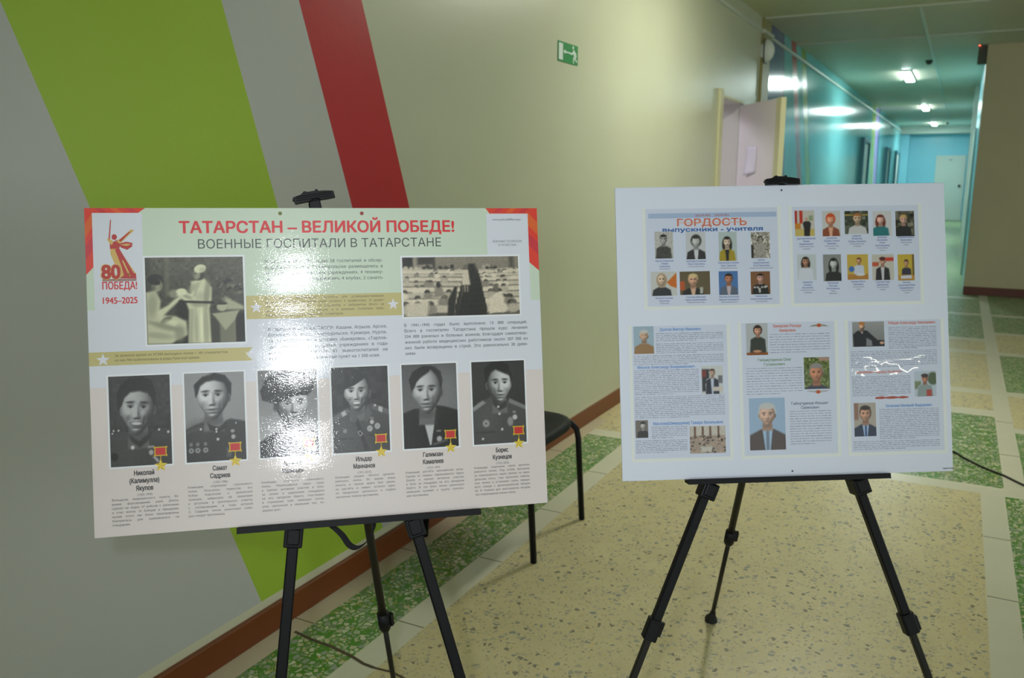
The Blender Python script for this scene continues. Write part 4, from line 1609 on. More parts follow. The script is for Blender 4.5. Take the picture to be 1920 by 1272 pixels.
# sheet 1
s1 = sheet('information_sheet', 'landscape sheet with orange and blue heading above eight portraits', -0.3085, 0.0595, -0.0105, 0.2765)
a = Art(0.0006)
a.rect(-0.302, 0.2555, -0.0125, 0.2665, (170, 190, 222))
line(a, 'ШКОЛА №22', -0.196, 0.2588, 0.0042, 0.034, bold=0.02, col=(180, 90, 90), layer=1, res=3)
line(a, 'ШКОЛА №22', -0.152, 0.2588, 0.0042, 0.032, bold=0.02, col=(180, 90, 90), layer=1, res=3)
line(a, 'ГОРДОСТЬ', -0.2375, 0.2372, 0.0165, 0.157, bold=0.04, col=(238, 204, 194), layer=1)
line(a, 'ГОРДОСТЬ', -0.2370, 0.2376, 0.0160, 0.156, bold=0.015, col=(206, 104, 82), layer=2)
a.poly([(-0.236, 0.2442), (-0.082, 0.2442), (-0.082, 0.2456), (-0.236, 0.2456)], (232, 160, 130), 4)
line(a, 'выпускники - учителя', -0.2705, 0.2252, 0.0092, 0.226, bold=0.05, col=(62, 104, 172), layer=1)
a.build('heading_text', SHEET_INK, s1)
p = bust(24, 32, (196, 194, 190), BWs, (52, 50, 50), (82, 80, 78), .48, .30, .17, 'short')
p.noise(10)
put(p, s1, (-289, 226, -248, 166))
put(bust(26, 34, (206, 208, 212), (200, 200, 200), (66, 62, 60), (60, 60, 64), .52, .36, .2, 'curly', (214, 216, 222)), s1, (-219, 224, -175, 163))
put(bust(26, 36, (188, 200, 200), (232, 210, 190), (52, 44, 40), (176, 156, 52), .46, .36, .17, 'long', (48, 46, 56)), s1, (-145, 223, -104, 158))
p = Pic(26, 34, (176, 170, 160)).noise(34, 2)
p.ell(.5, .26, .14, .14, (86, 80, 76), .4)
p.ell(.5, .30, .09, .1, (170, 160, 150), .4)
p.poly([(.2, 1), (.28, .5), (.5, .4), (.72, .5), (.8, 1)], (168, 162, 156), .05)
p.rect(0, .5, .12, 1, (50, 46, 44), .04)
put(p.noise(14), s1, (-72, 221, -29, 163))
p = bust(36, 32, (208, 208, 206), (226, 200, 176), (184, 160, 130), (58, 58, 66), .42, .34, .22, 'scarf')
p.poly([(.62, .45), (1, .05), (1, .7), (.75, .6)], (212, 120, 40), .04)
put(p, s1, (-300, 137, -242, 83))
p = bust(40, 32, (112, 98, 74), (224, 176, 150), (222, 200, 150), (44, 42, 50), .44, .38, .24, 'short', (224, 186, 160))
p.rect(0, .42, .16, .8, (196, 98, 50), .05)
p.rect(.66, .68, .76, .95, (190, 190, 182), .03)
put(p, s1, (-235, 136, -167, 84))
put(bust(26, 32, (86, 130, 186), (204, 140, 110), (54, 40, 34), (104, 114, 134), .52, .33, .2, 'short', (206, 190, 196)), s1, (-147, 135, -104, 82))
p = bust(26, 32, (140, 98, 66), (224, 176, 160), (54, 34, 28), (34, 32, 36), .5, .30, .18, 'short')
for k in range(9):
    p.ell(RNG.uniform(.2, .85), RNG.uniform(.62, .95), .06, .045, (200, 196, 196), .5)
put(p, s1, (-75, 133, -31, 82))
for xc, z, nm, jb in ((-0.268, .163, ['Васина (Семенова)', 'Тамара', 'Семеновна'], ['Учитель биологии']), (-0.197, .161, ['Антипова (Сизарева)', 'Раиса Георгиевна'], ['Учитель немецкого языка']),
                      (-0.124, .156, ['Корнилкова (Галеева)', 'Вера Тарасовна'], ['Учитель начальных классов']),
                      (-0.050, .161, ['Шагина', '(Камалетдинова)', 'Алла Равильевна'], ['Учитель русского языка и литературы']),
                      (-0.271, .080, ['Фаткина Гульнара', 'Флюровна'], ['Учитель химии']), (-0.200, .081, ['Стрюкова (Минаева)', 'Лариса Валентиновна'], ['Учитель иностранного языка']),
                      (-0.125, .080, ['Иванова (Кузнецова)', 'Марина Геннадьевна'], ['Учитель начальных классов']), (-0.052, .080, ['Гарифуллина', 'Назира Насретдиновна'], ['Учитель математики'])):
    caption(s1, xc, z, nm, jb)
on_board(s1, MR, -0.16, 0.0595)

# sheet 2
s2 = sheet('information_sheet', 'landscape sheet without heading, two rows of five portraits', 0.0225, 0.0595, 0.3125, 0.2765)
p = Pic(28, 34, (206, 200, 194))
p.rect(0, 0, .12, .7, (186, 50, 40), .04)
p.rect(.24, 0, .40, .5, (196, 60, 46), .04)
p.rect(0, .72, 1, 1, (206, 186, 112), .05)
p.rect(0, .5, .3, .72, (206, 140, 50), .05)
p.rect(.72, .2, .92, .4, (150, 166, 130), .05)
p.ell(.60, .34, .09, .07, (200, 170, 150), .4)
p.poly([(.40, .5), (.5, .42), (.72, .42), (.82, .5), (.78, .7), (.74, 1), (.46, 1), (.46, .7)], (44, 40, 44), .04)
put(p, s2, (29, 268, 74, 210))
put(bust(26, 34, (206, 206, 204), (232, 170, 140), (212, 92, 44), (150, 84, 60), .46, .36, .2, 'curly', (226, 178, 150)), s2, (92, 266, 133, 209))
p = Pic(32, 32, (70, 76, 64)).noise(22, 4)
p.rect(0, .15, 1, .2, (196, 170, 90), .03)
q = bust(32, 32, (70, 76, 64), (214, 186, 160), (176, 116, 64), (206, 204, 206), .54, .34, .21, 'short')
m_ = (np.abs(q.a - np.array((70, 76, 64))).sum(-1) > 25)[..., None]
p.a = np.where(m_, q.a, p.a)
put(p, s2, (143, 265, 197, 213))
put(bust(26, 34, (212, 210, 212), (230, 184, 170), (122, 52, 38), (44, 128, 134), .40, .36, .18, 'long'), s2, (208, 264, 251, 208))
p = Pic(26, 34, (96, 92, 78)).noise(40, 4)
q = bust(26, 34, (96, 92, 78), (222, 178, 160), (206, 170, 110), (40, 40, 46), .42, .34, .17, 'short')
m_ = (np.abs(q.a - np.array((96, 92, 78))).sum(-1) > 25)[..., None]
p.a = np.where(m_, q.a, p.a)
put(p, s2, (260, 263, 303, 206))
put(bust(26, 34, (202, 208, 212), (200, 150, 124), (56, 40, 36), (216, 220, 232), .44, .28, .16, 'long'), s2, (32, 169, 75, 111))
put(bust(26, 34, (150, 150, 150), (200, 200, 200), (40, 40, 42), (46, 46, 48), .58, .36, .19, 'long'), s2, (91, 168, 132, 108))
p = bust(28, 34, (206, 178, 84), (214, 160, 130), (106, 64, 44), (206, 212, 226), .56, .26, .11, 'short')
p.rect(0, .78, 1, 1, (188, 136, 64), .04)
p.ell(.2, .58, .13, .11, (72, 120, 196), .4)
p.ell(.62, .8, .22, .05, (222, 224, 232), .4)
put(p, s2, (146, 167, 194, 110))
p = bust(30, 34, (204, 200, 190), (220, 170, 146), (100, 34, 34), (46, 42, 50), .48, .28, .15, 'cap', (210, 206, 210))
p.rect(.62, .13, 1, .26, (206, 60, 44), .05)
p.rect(0, .3, .3, .46, (200, 96, 66), .05)
put(p, s2, (203, 166, 253, 108))
p = bust(26, 34, (204, 178, 70), (214, 166, 130), (58, 38, 34), (58, 56, 78), .52, .34, .12, 'short')
p.rect(0, .78, 1, 1, (196, 150, 70), .04)
p.poly([(.15, .82), (.8, .8), (.85, .92), (.18, .93)], (214, 216, 230), .03)
p.rect(.88, 0, 1, .8, (120, 96, 50), .04)
put(p, s2, (262, 165, 300, 106))
RU, NK = ['Учитель русского языка', 'и литературы'], ['Учитель начальных', 'классов']
for xc, z, nm, jb in ((0.054, .207, ['Дунтяева (Исакова)', 'Римма', 'Владимировна'], RU), (0.112, .207, ['Долматова', '(Юдина) Татьяна', 'Ивановна'], RU),
                      (0.170, .211, ['Шадрина', '(Романова)', 'Любовь Сергеевна'], RU), (0.228, .207, ['Еремеева', '(Шухакова)', 'Елена', 'Александровна'], NK),
                      (0.283, .206, ['Шаряева Наталья', 'Васильевна'], NK),
                      (0.054, .109, ['Сарварова', 'Эльвина', 'Ильгизовна'], RU), (0.112, .106, ['Журавлева', 'Светлана', 'Вячеславовна'], ['Учитель', 'информатики']),
                      (0.170, .108, ['Ганиева Айгуль', 'Равилевна'], NK), (0.226, .106, ['Гусынова Лада', 'Дмитриевна'], ['Учитель физической', 'культуры']),
                      (0.281, .104, ['Баязова', '(Савельева) Юлия', 'Владимировна'], NK)):
    caption(s2, xc, z, nm, jb)
on_board(s2, MR, 0.1675, 0.0595)


def headline(parent, items):
    for s, x0, x1, z, cap, col in items:
        a = Art(0.0007)
        line(a, s, x0 / 1000, z / 1000, cap, (x1 - x0) / 1000, bold=0.025, col=col, res=3)
        a.build('heading_text', SHEET_INK, parent)


BL, RD, GN, SL = (104, 152, 216), (214, 122, 104), (122, 156, 120), (112, 118, 148)
# sheet 3
s3 = sheet('information_sheet', 'portrait sheet with three blue names and dense print, under the orange heading', -0.346, -0.2775, -0.1325, 0.016)
headline(s3, [('Долгов Виктор Иванович', -283, -191, 5, 0.0062, BL), ('Мясков Александр Владимирович', -335, -207, -78, 0.0062, BL),
              ('Маслова(Шемшурина) Тамара Васильевна', -303, -147, -203.5, 0.0066, BL)])
p = bust(30, 40, (170, 190, 206), (214, 180, 156), (206, 206, 206), (166, 132, 96), .52, .36, .2, 'short')
put(p, s3, (-342, 16, -297, -45))
p = Pic(32, 40, (212, 214, 214))
p.rect(.02, .12, .36, .9, (52, 54, 66), .06)
p.rect(.02, .15, .22, .4, (136, 60, 44), .05)
q = bust(32, 40, (212, 214, 214), (214, 184, 164), (96, 66, 50), (42, 48, 66), .50, .26, .13, 'short', (196, 206, 226))
m_ = (np.abs(q.a - np.array((212, 214, 214))).sum(-1) > 25)[..., None]
p.a = np.where(m_, q.a, p.a)
p.rect(.5, .74, 1, .9, (214, 206, 200), .05)
p.rect(.78, .35, .98, .62, (120, 122, 130), .05)
put(p, s3, (-192, -75, -144, -138))
put(bust(24, 32, (126, 120, 112), (196, 192, 188), (40, 38, 38), (60, 58, 60), .6, .32, .19, 'short'), s3, (-343, -192, -315, -231))
p = Pic(52, 38, (176, 160, 146))
p.rect(0, 0, 1, .35, (206, 200, 190), .05)
for x in (.12, .34, .55, .78):
    p.rect(x, 0, x + .05, .42, (112, 76, 56), .03)
for k in range(70):
    y = RNG.uniform(.35, .98)
    p.ell(RNG.uniform(0, 1), y, .035, .03, tuple(np.array((RNG.choice([60, 90, 200, 150]),) * 3) * np.array((1, .86, .78))), .5)
p.rect(.3, .75, .62, .95, (206, 202, 194), .05)
put(p.noise(8), s3, (-222, -209, -142, -269), 'classroom_photo')
for bx in ((-292, 1, -141, -19), (-292, -22, -141, -46), (-343, -48, -141, -71), (-343, -80, -198, -137), (-343, -139, -141, -189), (-307, -206, -227, -234), (-343, -236, -228, -266)):
    words('body_text', s3, bx[0] / 1000, bx[1] / 1000, bx[2] / 1000, bx[3] / 1000)
on_board(s3, MR, -0.239, -0.2775)

# sheet 4
s4 = sheet('information_sheet', 'portrait sheet with a large white-haired man in suit, in the middle of the lower row', -0.100, -0.2775, 0.112, 0.018)
headline(s4, [('Закирова Резида', -28, 36, 7, 0.0066, RD), ('Амировна', -14, 23, -3, 0.0066, RD), ('Гильмутдинов Олег', -64, 12, -68, 0.0062, GN), ('Гусманович', -50, -3, -78, 0.0062, GN),
              ('Гайнутдинов Ильшат', 9, 93, -167, 0.0060, SL), ('Салихович', 31, 72, -176.5, 0.0060, SL)])
p = bust(36, 50, (192, 196, 200), (226, 172, 146), (58, 34, 30), (62, 66, 62), .54, .24, .14, 'curly')
p.rect(0, .92, 1, 1, (160, 92, 46), .04)
p.ell(.5, .88, .2, .04, (214, 160, 130), .5)
put(p, s4, (-89, 17, -40, -54))
put(bust(56, 80, (168, 192, 220), (222, 186, 168), (206, 206, 206), (98, 86, 86), .5, .33, .2, 'short', (176, 206, 234), (132, 144, 164)), s4, (-87, -150, -6, -266))
p = Pic(44, 52, (112, 126, 66)).noise(26, 3)
p.rect(.6, 0, 1, .12, (186, 150, 140), .05)
q = bust(44, 52, (112, 126, 66), (212, 148, 112), (156, 152, 150), (60, 66, 90), .48, .50, .27, 'short')
m_ = (np.abs(q.a - np.array((112, 126, 66))).sum(-1) > 25)[..., None]
p.a = np.where(m_, q.a, p.a)
put(p, s4, (40, -62, 98, -133))
for zc2, fl_ in ((9.5, 1), (-139.5, -1)):
    a = Art(0.0007)
    x0, x1 = (54, 100) if fl_ > 0 else (44, 98)
    xm = (x0 + x1) / 2
    for dz, cc in ((2.2, (120, 146, 110)), (0.6, (200, 196, 196)), (-0.8, (172, 70, 60))):
        a.poly([(x0 / 1000, (zc2 - 3 * fl_) / 1000), (xm / 1000, (zc2 + dz - 1.2) / 1000), (xm / 1000, (zc2 + dz) / 1000), ((x0 + 10) / 1000, (zc2 + dz - fl_) / 1000)], cc)
        a.poly([(x1 / 1000, (zc2 - 3 * fl_) / 1000), (xm / 1000, (zc2 + dz - 1.2) / 1000), (xm / 1000, (zc2 + dz) / 1000), ((x1 - 10) / 1000, (zc2 + dz - fl_) / 1000)], cc)
    a.ell(xm / 1000, zc2 / 1000, 0.006, 0.0042, (196, 120, 66), 1)
    a.ell(xm / 1000, zc2 / 1000, 0.003, 0.0026, (186, 60, 50), 2)
    a.build('ribbon_ornament', SHEET_INK, s4)
for bx in ((-36, -6, 101, -52), (-91, -81, 36, -144), (5, -179, 99, -257)):
    words('body_text', s4, bx[0] / 1000, bx[1] / 1000, bx[2] / 1000, bx[3] / 1000, 0.0056)
on_board(s4, MR, 0.006, -0.2775)

# sheet 5
s5 = sheet('information_sheet', 'sheet with a dark-uniformed man at a desk on top, right of the large white-haired man', 0.143, -0.2775, 0.356, 0.017)
headline(s5, [('Рябцев Александр Николаевич', 236, 344, 8, 0.0062, RD), ('Бакибаевич Эдуард Якубович', 160, 263, -101, 0.0060, RD), ('Заганшин Валерий Федорович', 224, 330, -178, 0.0062, BL)])
p = Pic(52, 40, (150, 150, 152)).grad((168, 168, 170), (134, 134, 136))
p.poly([(.04, 1.05), (.02, .5), (.16, .36), (.30, .32), (.46, .36), (.58, .5), (.78, .74), (1.02, .76), (1.02, 1.05)], (40, 40, 54), .03)
p.poly([(.43, .64), (.60, .76), (.62, .98), (.42, .98)], (142, 142, 146), .03)
p.poly([(.22, .34), (.34, .34), (.31, .5)], (206, 206, 212), .02)
p.face(.30, .20, .085, .14, (220, 176, 150), 0, 0, .35)
p.ell(.30, .06, .10, .07, (196, 130, 70), .3)
p.ell(.92, .86, .07, .06, (220, 176, 150), .4)
put(p, s5, (153, 15, 226, -41))
p = Pic(36, 42, (196, 206, 220))
p.ell(.85, .3, .25, .25, (86, 106, 72), .3)
p.rect(0, .4, .3, .7, (130, 142, 110), .08)
q = bust(36, 42, (196, 206, 220), (206, 140, 112), (66, 50, 46), (152, 166, 166), .48, .30, .16, 'cap', smile=1)
m_ = (np.abs(q.a - np.array((196, 206, 220))).sum(-1) > 25)[..., None]
p.a = np.where(m_, q.a, p.a)
p.rect(.55, .74, .78, 1, (186, 70, 56), .05)
put(p, s5, (292, -99, 342, -156))
p = bust(42, 58, (186, 176, 166), (214, 166, 140), (62, 50, 44), (48, 62, 88), .52, .34, .22, 'short', (176, 200, 230), (72, 96, 150))
p.rect(0, 0, .2, .5, (150, 110, 92), .06, .8)
put(p, s5, (151, -167, 201, -242))
a = Art(0.0007)
for x0, x1, xm in ((201, 226, 217), (226, 256, 241), (256, 277, 264)):
    a.poly([(x0 / 1000, -0.159), (xm / 1000, -0.1595), (x1 / 1000, -0.158), (x1 / 1000, -0.1555), (xm / 1000, -0.1535), (x0 / 1000, -0.155)], (176, 74, 58))
a.build('ribbon_ornament', SHEET_INK, s5)
for bx in ((236, 3, 346, -48), (148, -50, 346, -89), (149, -107, 283, -153), (209, -181, 346, -250), (148, -252, 346, -273)):
    words('body_text', s5, bx[0] / 1000, bx[1] / 1000, bx[2] / 1000, bx[3] / 1000)
on_board(s5, MR, 0.2495, -0.2775)


# ------------------------------------------------------------------ easels
def easel(label, M, hub, legs, rear, bar, clamp, collars, strap=None):
    """hub, legs, bar and clamp in board coordinates; the feet end on the floor"""
    W = lambda x, y, z: M @ Vector((x, y, z))

    def foot(x, off):
        # point of the leg plane that touches the floor
        n = M.to_3x3()
        base = M @ Vector((x, off, 0))
        dz = n @ Vector((0, 0, 1))
        return base + dz * (-base.z / dz.z)

    hubw = W(*hub)
    e_ = empty('display_easel', label, 'easel', (hubw.x, hubw.y, 0.0), 'folding black easels')
    off = Vector((hubw.x, hubw.y, 0.0))
    O = lambda p: Vector(p) - off
    up_ = M.to_3x3() @ Vector((0, 1, 0))
    top = W(clamp[0], hub[1] - 0.02, clamp[1] - 0.006)
    b = MB()
    b.tube([O(hubw), O(top)], 0.011, square=True, up=up_)
    b.build('mast', M_BLACKMETAL, parent=e_)
    b = MB()
    b.box((hub[0] - 0.034, hub[1] - 0.018, hub[2] - 0.045), (hub[0] + 0.034, hub[1] + 0.018, hub[2] + 0.03), mat=Matrix.Translation(-off) @ M)
    b.build('hub', M_BLACK, parent=e_, bevel=0.006)
    for (xh, xf), cz in zip(legs, collars[:2]):
        a0 = W(xh, hub[1] - 0.012, hub[2])
        f0 = foot(xf, hub[1] - 0.012)
        d = (f0 - a0).normalized()
        L_ = (f0 - a0).length
        tc_ = cz * L_
        b = MB()
        b.tube([O(a0), O(a0 + d * tc_)], 0.0105, square=True, up=up_)
        lg = b.build('leg', M_BLACKMETAL, parent=e_)
        b = MB()
        b.tube([O(a0 + d * (tc_ - 0.03)), O(f0 - d * 0.03)], 0.0074, square=True, up=up_)
        b.build('leg_extension', M_DARKGREY, parent=lg)
        b = MB()
        b.tube([O(a0 + d * (tc_ - 0.026)), O(a0 + d * (tc_ + 0.022))], 0.0155, square=True, up=up_)
        sx = M.to_3x3() @ Vector((1, 0, 0))
        b.tube([O(a0 + d * (tc_ - 0.018) + sx * 0.018), O(a0 + d * (tc_ + 0.016) + sx * 0.018)], 0.006, square=True, up=up_)
        b.build('clamp_collar', M_BLACK, parent=lg, bevel=0.002)
        b = MB()
        b.tube([O(f0 - d * 0.05), O(f0 - d * 0.012), O(f0 + Vector((0, 0, 0.0)))], [0.009, 0.012, 0.014], 12)
        b.build('rubber_foot', M_RUBBER, parent=lg)
    a0 = hubw + up_ * 0.012
    f0 = Vector(rear)
    d = (f0 - a0).normalized()
    L_ = (f0 - a0).length
    tc_ = collars[2] * L_
    b = MB()
    b.tube([O(a0), O(a0 + d * tc_)], 0.0100, 12)
    lg = b.build('leg', M_DARKGREY, parent=e_)
    b = MB()
    b.tube([O(a0 + d * (tc_ - 0.03)), O(f0 - d * 0.03)], 0.0070, 12)
    b.build('leg_extension', M_DARKGREY, parent=lg)
    b = MB()
    b.tube([O(a0 + d * (tc_ - 0.026)), O(a0 + d * (tc_ + 0.022)), O(a0 + d * (tc_ + 0.034))], [0.0155, 0.0155, 0.010], 12)
    sx = M.to_3x3() @ Vector((1, 0, 0))
    b.tube([O(a0 + d * (tc_ - 0.022) + sx * 0.018), O(a0 + d * (tc_ + 0.014) + sx * 0.018)], 0.006, square=True)
    b.build('clamp_collar', M_BLACK, parent=lg)
    b = MB()
    b.tube([O(f0 - d * 0.055), O(f0 - d * 0.03), O(f0 + Vector((0, 0, 0.008))), O(f0)], [0.0085, 0.012, 0.0205, 0.0205], 14)
    b.build('rubber_foot', M_RUBBER, parent=lg)
    # ledge bar with its brackets on the front legs
    MM = Matrix.Translation(-off) @ M
    x0, x1, zt_ = bar
    b = MB()
    b.box((x0, -0.014, zt_ - 0.009), (x1, 0.022, zt_ - 0.0005), mat=MM)
    b.box((x0, -0.014, zt_ - 0.009), (x1, -0.009, zt_ + 0.0025), mat=MM)
    lb = b.build('ledge_bar', M_BLACK, parent=e_, bevel=0.0012)
    for xh, xf in legs:
        zl = zt_ - 0.02
        ff = M.inverted() @ foot(xf, hub[1] - 0.012)
        t_ = (hub[2] - zl) / (hub[2] - ff.z)
        xl = xh + (xf - xh) * t_
        b = MB()
        sl_ = (xf - xh) / (hub[2] - ff.z)
        Rm = MM @ Matrix.Translation((xl, 0, zl)) @ Matrix.Rotation(-math.atan(sl_), 4, 'Y')
        b.box((-0.0175, 0.004, -0.028), (0.0175, hub[1] + 0.006, 0.010), mat=Rm)
        b.box((-0.012, 0.000, -0.022), (0.012, 0.006, 0.008), mat=Rm)
        b.build('ledge_bracket', M_BLACK, parent=e_, bevel=0.003)
    # top clamp: a bow-shaped grip
    pts_ = [(440, 410), (600, 380), (650, 350), (690, 315), (740, 315), (752, 335), (930, 335), (940, 305), (985, 305), (1005, 350), (1150, 362), (1330, 395), (1340, 540),
            (1020, 545), (985, 515), (930, 502), (900, 500), (860, 503), (820, 515), (780, 545), (460, 560), (445, 490), (415, 475)]
    k = 0.0000856
    out = [((px - 885) * k, -(py - 450) * k) for px, py in pts_]
    Rm = MM @ Matrix.Translation((clamp[0], 0, clamp[1])) @ Matrix.Rotation(clamp[2], 4, 'Y')
    b = MB()
    b.prism(out, -0.014, -0.0009, mat=Rm)
    b.box((-0.030, -0.001, -0.006), (0.030, 0.012, 0.007), mat=Rm)
    for zr in (-0.004, 0.0, 0.0035):
        b.box((-0.033, -0.0152, zr - 0.0007), (0.034, -0.0135, zr + 0.0007), mat=Rm)
    cl_ = b.build('top_clamp', M_BLACK, parent=e_, bevel=0.0012)
    b = MB()
    b.box((-0.011, 0.006, -0.03), (0.011, 0.03, 0.004), mat=Rm)
    b.build('clamp_stem', M_BLACK, parent=cl_, bevel=0.002)
    if strap:
        b = MB()
        vs_, fs_ = [], []
        P = [Vector(q) for q in strap]
        n_ = 40

        def cr(t):
            t *= len(P) - 1
            i = min(int(t), len(P) - 2)
            u = t - i
            p0, p1, p2, p3 = P[max(i - 1, 0)], P[i], P[i + 1], P[min(i + 2, len(P) - 1)]
            return 0.5 * ((2 * p1) + (p2 - p0) * u + (2 * p0 - 5 * p1 + 4 * p2 - p3) * u * u + (3 * p1 - p0 - 3 * p2 + p3) * u ** 3)
        for i in range(n_ + 1):
            t = i / n_
            c_ = cr(t)
            tw = 0.5 + 1.1 * math.sin(math.pi * t)
            wv = Vector((math.sin(tw) * 0.5, math.cos(tw), 0.15 + 0.6 * t)).normalized() * 0.006
            vs_ += [MM @ (c_ - wv), MM @ (c_ + wv)]
        for i in range(n_):
            fs_.append((2 * i, 2 * i + 1, 2 * i + 3, 2 * i + 2))
        b.add(vs_, fs_, None, True)
        so = b.build('carry_strap', M_STRAP, parent=e_, kind='flat')
        sd = so.modifiers.new('thickness', 'SOLIDIFY')
        sd.thickness = 0.0016
    return e_


easel('black folding easel with hanging strap, holding the green and white poster', ML, (0.0, 0.045, 0.2), [(-0.013, -0.171), (0.019, 0.357)], (-1.234, 1.687, 0.0),
      (-0.176, 0.282, -0.2985), (-0.017, 0.3175, R(-9)), (0.80, 0.80, 0.735),
      strap=[(-0.032, 0.03, -0.306), (-0.010, 0.03, -0.312), (0.013, 0.03, -0.333), (0.027, 0.03, -0.354), (0.042, 0.035, -0.362), (0.060, 0.045, -0.355), (0.074, 0.05, -0.338),
             (0.078, 0.05, -0.322), (0.073, 0.05, -0.302), (0.065, 0.05, -0.28)])
easel('black folding easel holding the white board, rubber foot showing behind', MR, (0.013, 0.045, 0.05), [(-0.004, -0.507), (0.030, 0.435)], (-0.606, 2.571, 0.0),
      (-0.231, 0.225, -0.3265), (0.0, 0.3335, R(1)), (0.612, 0.612, 0.655))

# ------------------------------------------------------------------ chair against the wall, behind the poster
ch = empty('stacking_chair', 'black stacking chair against the wall behind the poster', 'chair', (-1.57, 2.915, 0))
b = MB()
N_ = 28
ring_t, ring_b = [], []
sx0, sx1, sy = -0.235, 0.235, 0.235
outline = []
for i in range(N_ * 2):
    t = 2 * math.pi * i / (N_ * 2)
    c_, s_ = math.cos(t), math.sin(t)
    e4 = 0.42
    outline.append((0.232 * math.copysign(abs(c_) ** e4, c_), 0.245 * math.copysign(abs(s_) ** e4, s_)))
vs_, fs_ = [], []
K = len(outline)
layers = [(1.0, 0.428), (1.015, 0.440), (0.985, 0.455), (0.90, 0.462), (0.6, 0.456), (0.3, 0.453)]
for sc_, zz2 in layers:
    for x, y in outline:
        drop = -0.02 * max(0.0, (x - 0.12) / 0.12) ** 2 * 0.6
        vs_.append((x * sc_, y * sc_, zz2 + drop))
for i in range(len(layers) - 1):
    for j in range(K):
        fs_.append((i * K + j, i * K + (j + 1) % K, (i + 1) * K + (j + 1) % K, (i + 1) * K + j))
fs_.append(tuple(range(K - 1, -1, -1)))
fs_.append(tuple((len(layers) - 1) * K + j for j in range(K)))
b.add(vs_, fs_, None, True)
b.build('seat', M_VINYL, parent=ch)
b = MB()
vs_, fs_ = [], []
for j in range(11):
    for i in range(13):
        u, v = i / 12 * 2 - 1, j / 10 * 2 - 1
        rr_ = 1.0 - 0.10 * (abs(u) ** 4)
        y = u * 0.225 * (1 - 0.06 * v * v)
        z = 0.70 + v * 0.125 * rr_
        x = -0.238 + 0.03 * u * u - 0.012 * v
        vs_.append((x, y, z))
for j in range(10):
    for i in range(12):
        fs_.append((j * 13 + i, j * 13 + i + 1, (j + 1) * 13 + i + 1, (j + 1) * 13 + i))
b.add(vs_, fs_, None, True)
bo = b.build('backrest', M_VINYL, parent=ch)
sd = bo.modifiers.new('thickness', 'SOLIDIFY')
sd.thickness = 0.018
for sgn in (-1, 1):
    b = MB()
    b.tube([(0.255, sgn * 0.233, 0.0), (0.235, sgn * 0.229, 0.36), (0.228, sgn * 0.226, 0.40), (0.205, sgn * 0.222, 0.425), (0.17, sgn * 0.22, 0.428), (-0.10, sgn * 0.215, 0.425)],
           0.0125, 12)
    b.build('leg', M_BLACKMETAL, parent=ch)
    b = MB()
    b.tube([(-0.245, sgn * 0.222, 0.0), (-0.205, sgn * 0.218, 0.40), (-0.20, sgn * 0.217, 0.47), (-0.225, sgn * 0.215, 0.60), (-0.24, sgn * 0.205, 0.76)], 0.0125, 12)
    b.build('leg', M_BLACKMETAL, parent=ch)
b = MB()
b.tube([(0.14, -0.22, 0.42), (0.14, 0.22, 0.42)], 0.009, 10)
b.tube([(-0.14, -0.216, 0.42), (-0.14, 0.216, 0.42)], 0.009, 10)
b.build('seat_frame', M_BLACKMETAL, parent=ch)

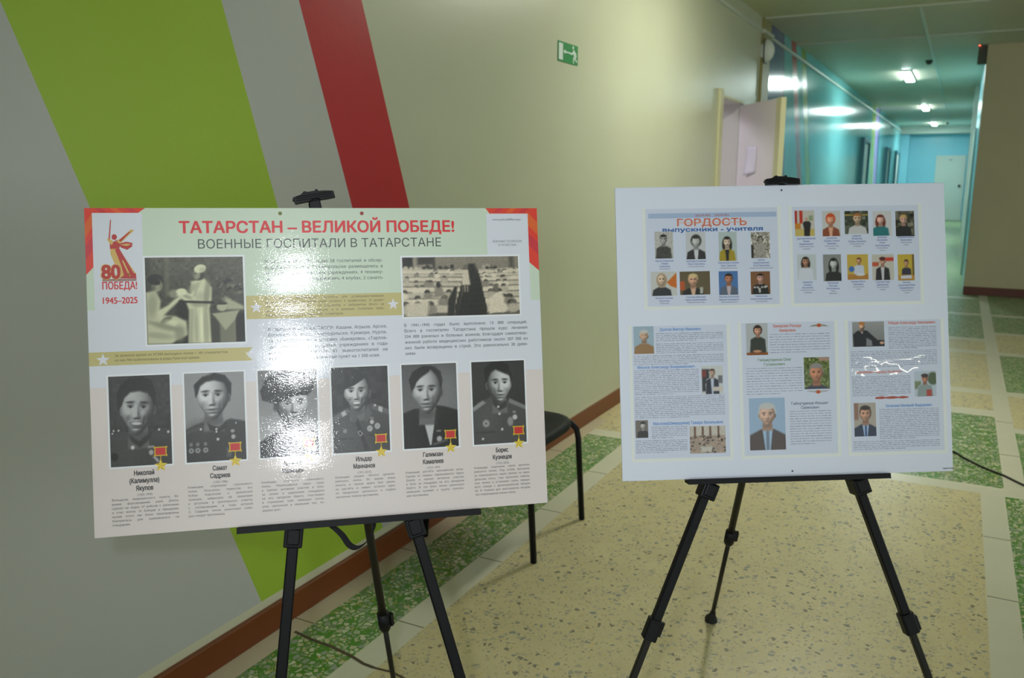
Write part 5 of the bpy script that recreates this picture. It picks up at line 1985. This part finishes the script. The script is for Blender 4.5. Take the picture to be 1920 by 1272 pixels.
# ------------------------------------------------------------------ exit sign on the wall
sg = empty('exit_sign', 'small green emergency exit sign with running figure, high on the wall', 'sign', (XW, 4.146, 2.014))
sg.rotation_euler = (0, 0, math.pi / 2)
b = MB()
b.box((-0.125, -0.003, 0), (0.125, -0.0002, 0.098))
b.build('sign_plate', plain('sign_green', (34, 132, 70), rough=0.4), parent=sg)
a = Art(0.0034)
WH = (206, 220, 216)
a.rect(-0.116, 0.009, -0.066, 0.089, WH)
a.rect(-0.05, 0.049, 0.055, 0.056, WH)
a.poly([(-0.062, 0.0525), (-0.036, 0.040), (-0.036, 0.065)], WH, 1)
a.build('door_and_arrow', SIGN_INK, sg)
a = Art(0.0034)
a.ell(0.062, 0.084, 0.010, 0.0085, WH)
a.poly([(0.062, 0.075), (0.082, 0.070), (0.094, 0.046), (0.078, 0.038), (0.066, 0.052)], WH)
a.poly([(0.068, 0.070), (0.050, 0.058), (0.036, 0.050), (0.038, 0.044), (0.058, 0.050), (0.074, 0.062)], WH, 1)
a.poly([(0.080, 0.070), (0.104, 0.056), (0.108, 0.040), (0.100, 0.038), (0.094, 0.052), (0.080, 0.060)], WH, 1)
a.poly([(0.080, 0.040), (0.096, 0.044), (0.096, 0.030), (0.116, 0.022), (0.112, 0.014), (0.086, 0.024)], WH, 1)
a.poly([(0.076, 0.044), (0.090, 0.040), (0.074, 0.024), (0.072, 0.006), (0.062, 0.006), (0.062, 0.028)], WH, 1)
a.build('running_figure', SIGN_INK, sg)

# ------------------------------------------------------------------ black cable on the floor
cv = bpy.data.curves.new('power_cord', 'CURVE')
cv.dimensions = '3D'
cv.bevel_depth = 0.0052
cv.bevel_resolution = 3
sp = cv.splines.new('NURBS')
cp = [(-0.60, 5.15), (-0.30, 5.10), (-0.10, 5.02), (0.02, 4.93), (0.101, 4.868), (0.131, 4.798), (0.175, 4.735), (0.215, 4.677), (0.26, 4.631), (0.305, 4.594), (0.347, 4.534), (0.389, 4.476),
      (0.47, 4.40), (0.70, 4.25), (1.1, 4.15), (1.6, 4.2)]
sp.points.add(len(cp) - 1)
for q, (x, y) in zip(sp.points, cp):
    q.co = (x, y, 0.0056, 1)
sp.use_endpoint_u = True
sp.order_u = 3
co = bpy.data.objects.new('power_cord', cv)
COL.objects.link(co)
cv.materials.append(M_CORD)
bpy.context.view_layer.update()
cme = bpy.data.meshes.new_from_object(co.evaluated_get(bpy.context.evaluated_depsgraph_get()))
bpy.data.objects.remove(co, do_unlink=True)
co = bpy.data.objects.new('power_cord', cme)
COL.objects.link(co)
tag(co, 'black power cord lying across the floor beyond the white board', 'cable')

bpy.data.objects.remove(_to, do_unlink=True)
bpy.context.view_layer.update()
